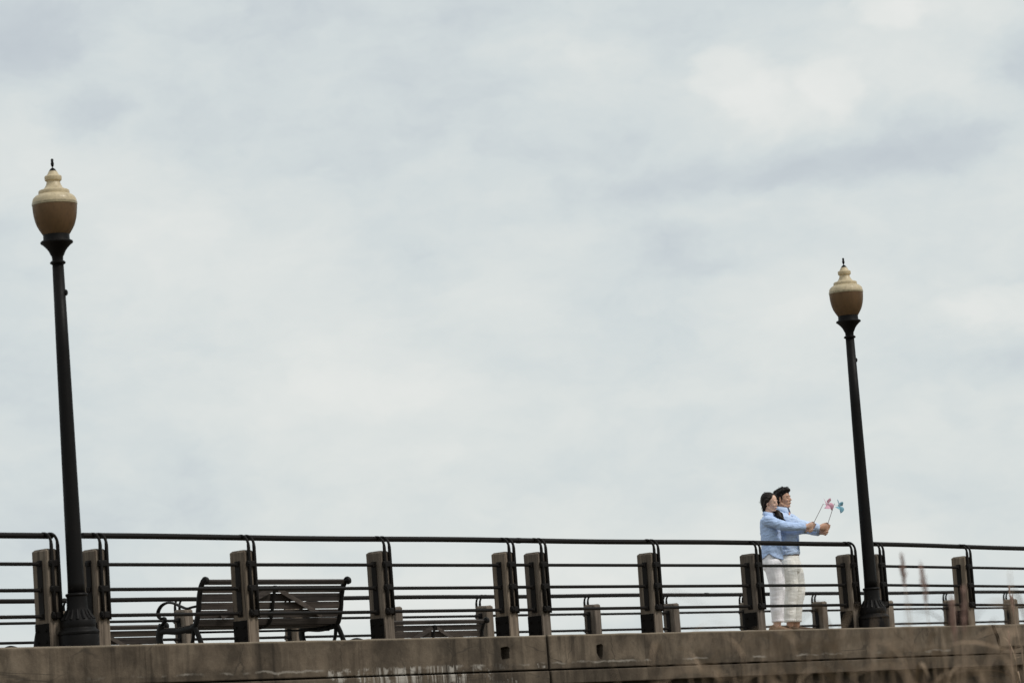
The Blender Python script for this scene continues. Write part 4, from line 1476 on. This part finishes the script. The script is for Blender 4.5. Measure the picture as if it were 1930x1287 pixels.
# ------------------------------------------------------------------ pinwheels
def pinwheel(base, top, centre, axis, paper, size, curls, spin):
    """paper pinwheel: dowel, pin and four separately folded vanes"""
    base, top, centre = Vector(base), Vector(top), Vector(centre)
    root = empty('pinwheel', base)
    bm = bmesh.new()
    tube(bm, [Vector((0, 0, 0)), (top - base) * 0.5 + Vector((0.001, 0, 0)), top - base], 0.0034, 8, (0, 1, 0))
    obj('stick', bm, M['dowel'], root, True)
    ax = Vector(axis).normalized()
    bm = bmesh.new()
    a = top - base - (top - base).normalized() * 0.008
    tube(bm, [a - ax * 0.006, a + (centre - base - a) * 0.5, centre - base + ax * 0.018], 0.0014, 6, (0, 0, 1))
    ellipsoid(bm, centre - base + ax * 0.019, (0.006, 0.006, 0.006), None, 2)
    obj('pin', bm, M['pin'], root, True)
    q = ax.to_track_quat('Z', 'Y').to_matrix()
    for i in range(4):
        bm = bmesh.new()
        ang = spin + i * pi / 2
        N = 9
        rows = []
        cu = curls[i]
        for u in range(N):
            row = []
            for w in range(N - 0):
                # triangle half of a square: corner at the hub, outer edge, one tip folded back over to the hub
                a_, b_ = u / (N - 1), w / (N - 1)
                r_ = size * a_
                # edge 0 lies flat along the arm, edge 1 is the bowed edge
                f = b_ * (pi / 2) * 0.92
                bow = sin(pi * b_) * 0.40 + b_ * 0.15
                x = r_ * cos(f) * (1 - 0.45 * cu * b_)
                y = r_ * sin(f) * (1 - 0.55 * cu * b_)
                z = r_ * bow * cu * 0.9
                row.append(bm.verts.new(q @ (Matrix.Rotation(ang, 3, 'Z') @ Vector((x, y, z)))))
            rows.append(row)
        for u in range(N - 1):
            for w in range(N - 1):
                if u == 0:
                    try: bm.faces.new((rows[0][0], rows[1][w], rows[1][w + 1]))
                    except ValueError: pass
                else:
                    bm.faces.new((rows[u][w], rows[u + 1][w], rows[u + 1][w + 1], rows[u][w + 1]))
        dead = [v for v in bm.verts if not v.link_faces]
        bmesh.ops.delete(bm, geom=dead, context='VERTS')
        o = obj('vane', bm, paper, root, True)
        o.location = centre - base
        md = o.modifiers.new('thickness', 'SOLIDIFY'); md.thickness = 0.0012
    return root


def person_world(o, p):
    return Vector(o.location) + VR * p[0] + VN * p[1] + Vector((0, 0, p[2]))


ax_w = VR * 0.68 - VN * 0.70 + Vector((0, 0, 0.18))
pw = pinwheel(person_world(woman, stick_w0 - sw * 0.03), person_world(woman, stick_w1), person_world(woman, (0.700, -0.115, 1.527)), ax_w,
              M['paper_pink'], 0.094, (1.0, 0.8, 1.05, 0.9), 0.55)
tag(pw, 'pink paper pinwheel on a thin stick held by the woman', 'pinwheel')
ax_m = VR * 0.78 - VN * 0.60 + Vector((0, 0, 0.10))
pw2 = pinwheel(person_world(man, s_m0 - sm * 0.03), person_world(man, s_m1), person_world(man, (0.684, -0.012, 1.528)), ax_m,
               M['paper_blue'], 0.090, (1.0, 1.0, 0.9, 1.0), 0.1)
tag(pw2, 'blue paper pinwheel on a thin stick held by the man', 'pinwheel')

# ------------------------------------------------------------------ dry reeds between the photographer and the wall
CAMXY = Vector((0.0, -23.829, 0))


def reed_spot(lat, dist):
    """a place dist metres from the photographer's stand and lat metres to the right of the line of sight"""
    return CAMXY + VN * dist + VR * lat


def leaf_strip(bm, p0, dirx, up, length, width, droop, rr):
    n = 7
    side = Vector((-dirx.y, dirx.x, 0))
    tw = rr.uniform(-0.6, 0.6)
    prev = None
    for i in range(n + 1):
        t = i / n
        c = p0 + dirx * (length * t * (0.55 + 0.3 * t)) + Vector((0, 0, up * length * t - droop * length * t * t))
        w = width * (0.55 + 0.9 * t) * (1 - t ** 2.2) * 0.5 + 0.0006
        a = tw * t * 2
        s = side * cos(a) + Vector((0, 0, 1)) * sin(a)
        cur = (bm.verts.new(c - s * w), bm.verts.new(c + Vector((0, 0, -w * 0.25))), bm.verts.new(c + s * w))
        if prev:
            bm.faces.new((prev[0], prev[1], cur[1], cur[0])); bm.faces.new((prev[1], prev[2], cur[2], cur[1]))
        prev = cur


def stem_curve(h, lean, az, rr, n=8):
    out = []
    for i in range(n + 1):
        t = i / n
        l = lean * t ** 1.7
        out.append(Vector((l * cos(az), l * sin(az), h * t)) + Vector((rr.uniform(-1, 1), rr.uniform(-1, 1), 0)) * 0.006 * (i > 0))
    return out


def plume_mesh(bm, tip, dirv, length, rr, n=70, width=0.055):
    base = tip - dirv * length * 0.25
    for k in range(n):
        t = rr.random() ** 0.8
        p = base + dirv * length * t
        a = rr.uniform(0, 6.283)
        rad_ = width * (0.25 + sin(pi * min(1, 0.12 + t * 0.88)))
        e = p + Vector((cos(a) * rad_ * rr.uniform(0.4, 1), sin(a) * rad_ * rr.uniform(0.4, 1), rr.uniform(0.03, 0.09)))
        s = Vector((-sin(a), cos(a), 0)) * 0.0032
        v = [bm.verts.new(p - s * 0.5), bm.verts.new(p + s * 0.5), bm.verts.new(e + s), bm.verts.new(e - s)]
        bm.faces.new(v)


def make_reed(seed, h, lean, az, plume=True, nleaf=4, lab=None):
    rr = random.Random(seed)
    root = empty('reed', (0, 0, 0))
    c = stem_curve(h, lean, az, rr)
    bm = bmesh.new()
    tube(bm, c, [0.0048 * (1 - 0.65 * i / (len(c) - 1)) for i in range(len(c))], 6, (1, 0, 0))
    obj('stem', bm, M['reed_stem'], root, True)
    for i in range(nleaf):
        t = rr.uniform(0.35, 0.9)
        f = t * (len(c) - 1); k = int(f)
        p = c[k].lerp(c[min(k + 1, len(c) - 1)], f - k)
        a = rr.uniform(0, 6.283)
        bm = bmesh.new()
        leaf_strip(bm, p, Vector((cos(a), sin(a), 0)), rr.uniform(0.5, 1.1), rr.uniform(0.25, 0.50), rr.uniform(0.010, 0.020), rr.uniform(0.3, 1.2), rr)
        obj('leaf', bm, M['reed_leaf'], root)
    if plume:
        bm = bmesh.new()
        d = (c[-1] - c[-2]).normalized()
        plume_mesh(bm, c[-1], d, rr.uniform(0.14, 0.22), rr, 40, 0.020)
        obj('plume', bm, M['plume'], root)
    tag(root, lab or 'dry tan reed in the loose foreground stand in front of the right half of the wall', 'reed', 'reeds in front of the wall')
    return root


def top_h(px, py, dist):
    """stalk height that reaches a given height in the view at that distance"""
    return None


rr = random.Random(21)
# plumed reeds standing up past the rails right of the right lamp
special = [
    (0.1115, 16.5, 1.41 + 16.5 * 0.0455, 'tall dry reed with a pinkish plume just right of the right lamp'),
    (0.1160, 16.0, 1.41 + 16.0 * 0.0410, 'slightly shorter reed beside the pinkish plumed one right of the right lamp'),
    (0.1195, 15.0, 1.41 + 15.0 * 0.0300, 'short reed with a faint plume between the right lamp and the last post'),
    (0.1335, 12.0, 1.41 + 12.0 * 0.0480, 'bare pale stalk crossing the last post at the right'),
]
for i, (ang, dist, h, lab) in enumerate(special):
    r_ = make_reed(300 + i, h, 0.06, 2.0 + i, i != 3, 2, lab)
    p = reed_spot(ang * dist, dist)
    r_.location = (p.x, p.y, GZ)
protos = []
for i in range(8):
    protos.append(make_reed(400 + i, rr.uniform(1.75, 2.0), rr.uniform(0.05, 0.25), rr.uniform(0, 6.28), i == 5, rr.choice((2, 3, 4)),
                            'dry tan reed standing loosely in front of the right half of the wall'))
for i in range(26):
    d = rr.uniform(9.0, 15.0)
    ang = rr.uniform(0.050, 0.160)
    p = reed_spot(ang * d, d)
    r_ = protos[i] if i < 8 else copy_tree(protos[rr.randrange(8)])
    # the eye is 1.41 m above this ground and most stalks end a hand or two above eye level
    hwant = 1.41 + d * rr.uniform(0.022, 0.036 + 0.10 * max(0, ang - 0.10))
    r_.location = (p.x, p.y, GZ)
    r_.scale = (1, 1, hwant / 1.90)
    r_.rotation_euler = (0, 0, rr.uniform(0, 6.28))
    if ang < 0.092:
        r_['label'] = 'dry tan reed in front of the wall below the couple or left of them'
        r_['group'] = 'reeds below the couple'
    elif ang < 0.115:
        r_['label'] = 'dry tan reed in front of the wall below the right lamp'
        r_['group'] = 'reeds below the right lamp'
    else:
        r_['label'] = 'dry tan reed in front of the wall, right of the right lamp'
        r_['group'] = 'reeds right of the right lamp'
# fine stalks close to the wall at the far right
for i in range(9):
    d = rr.uniform(26, 33)
    ang = rr.uniform(0.134, 0.152)
    p = reed_spot(ang * d, d)
    r_ = make_reed(500 + i, 1.41 + d * rr.uniform(0.020, 0.042), rr.uniform(0.02, 0.15), rr.uniform(0, 6.28), i % 3 == 0, 3,
                   'thin upright dry stalk close to the wall at the right edge')
    r_['group'] = 'thin stalks at the right edge'
    r_.location = (p.x, p.y, GZ)
# undergrowth: one tangled mass nobody could count
bm = bmesh.new()
for i in range(240):
    d = rr.uniform(8.5, 17.0)
    ang = 0.025 + 0.140 * rr.random() ** 0.7
    p = reed_spot(ang * d, d)
    h = 1.41 + d * (0.004 + 0.030 * rr.random() ** 1.3)
    az = rr.uniform(0, 6.283)
    c = [q + Vector((p.x, p.y, GZ)) for q in stem_curve(h, rr.uniform(0.05, 0.4), az, rr, 5)]
    tube(bm, c, [0.0045, 0.0045, 0.004, 0.0035, 0.0025, 0.0012], 4, (1, 0, 0))
    for j in range(2):
        t = rr.randrange(2, 6)
        a = rr.uniform(0, 6.283)
        leaf_strip(bm, c[t], Vector((cos(a), sin(a), 0)), rr.uniform(0.6, 1.2), rr.uniform(0.15, 0.32), rr.uniform(0.005, 0.011), rr.uniform(0.3, 0.9), rr)
ug = obj('reed_undergrowth', bm, M['reed_leaf'])
tag(ug, 'tangled mass of dry reed leaves low in front of the wall', 'reeds', None, 'stuff')
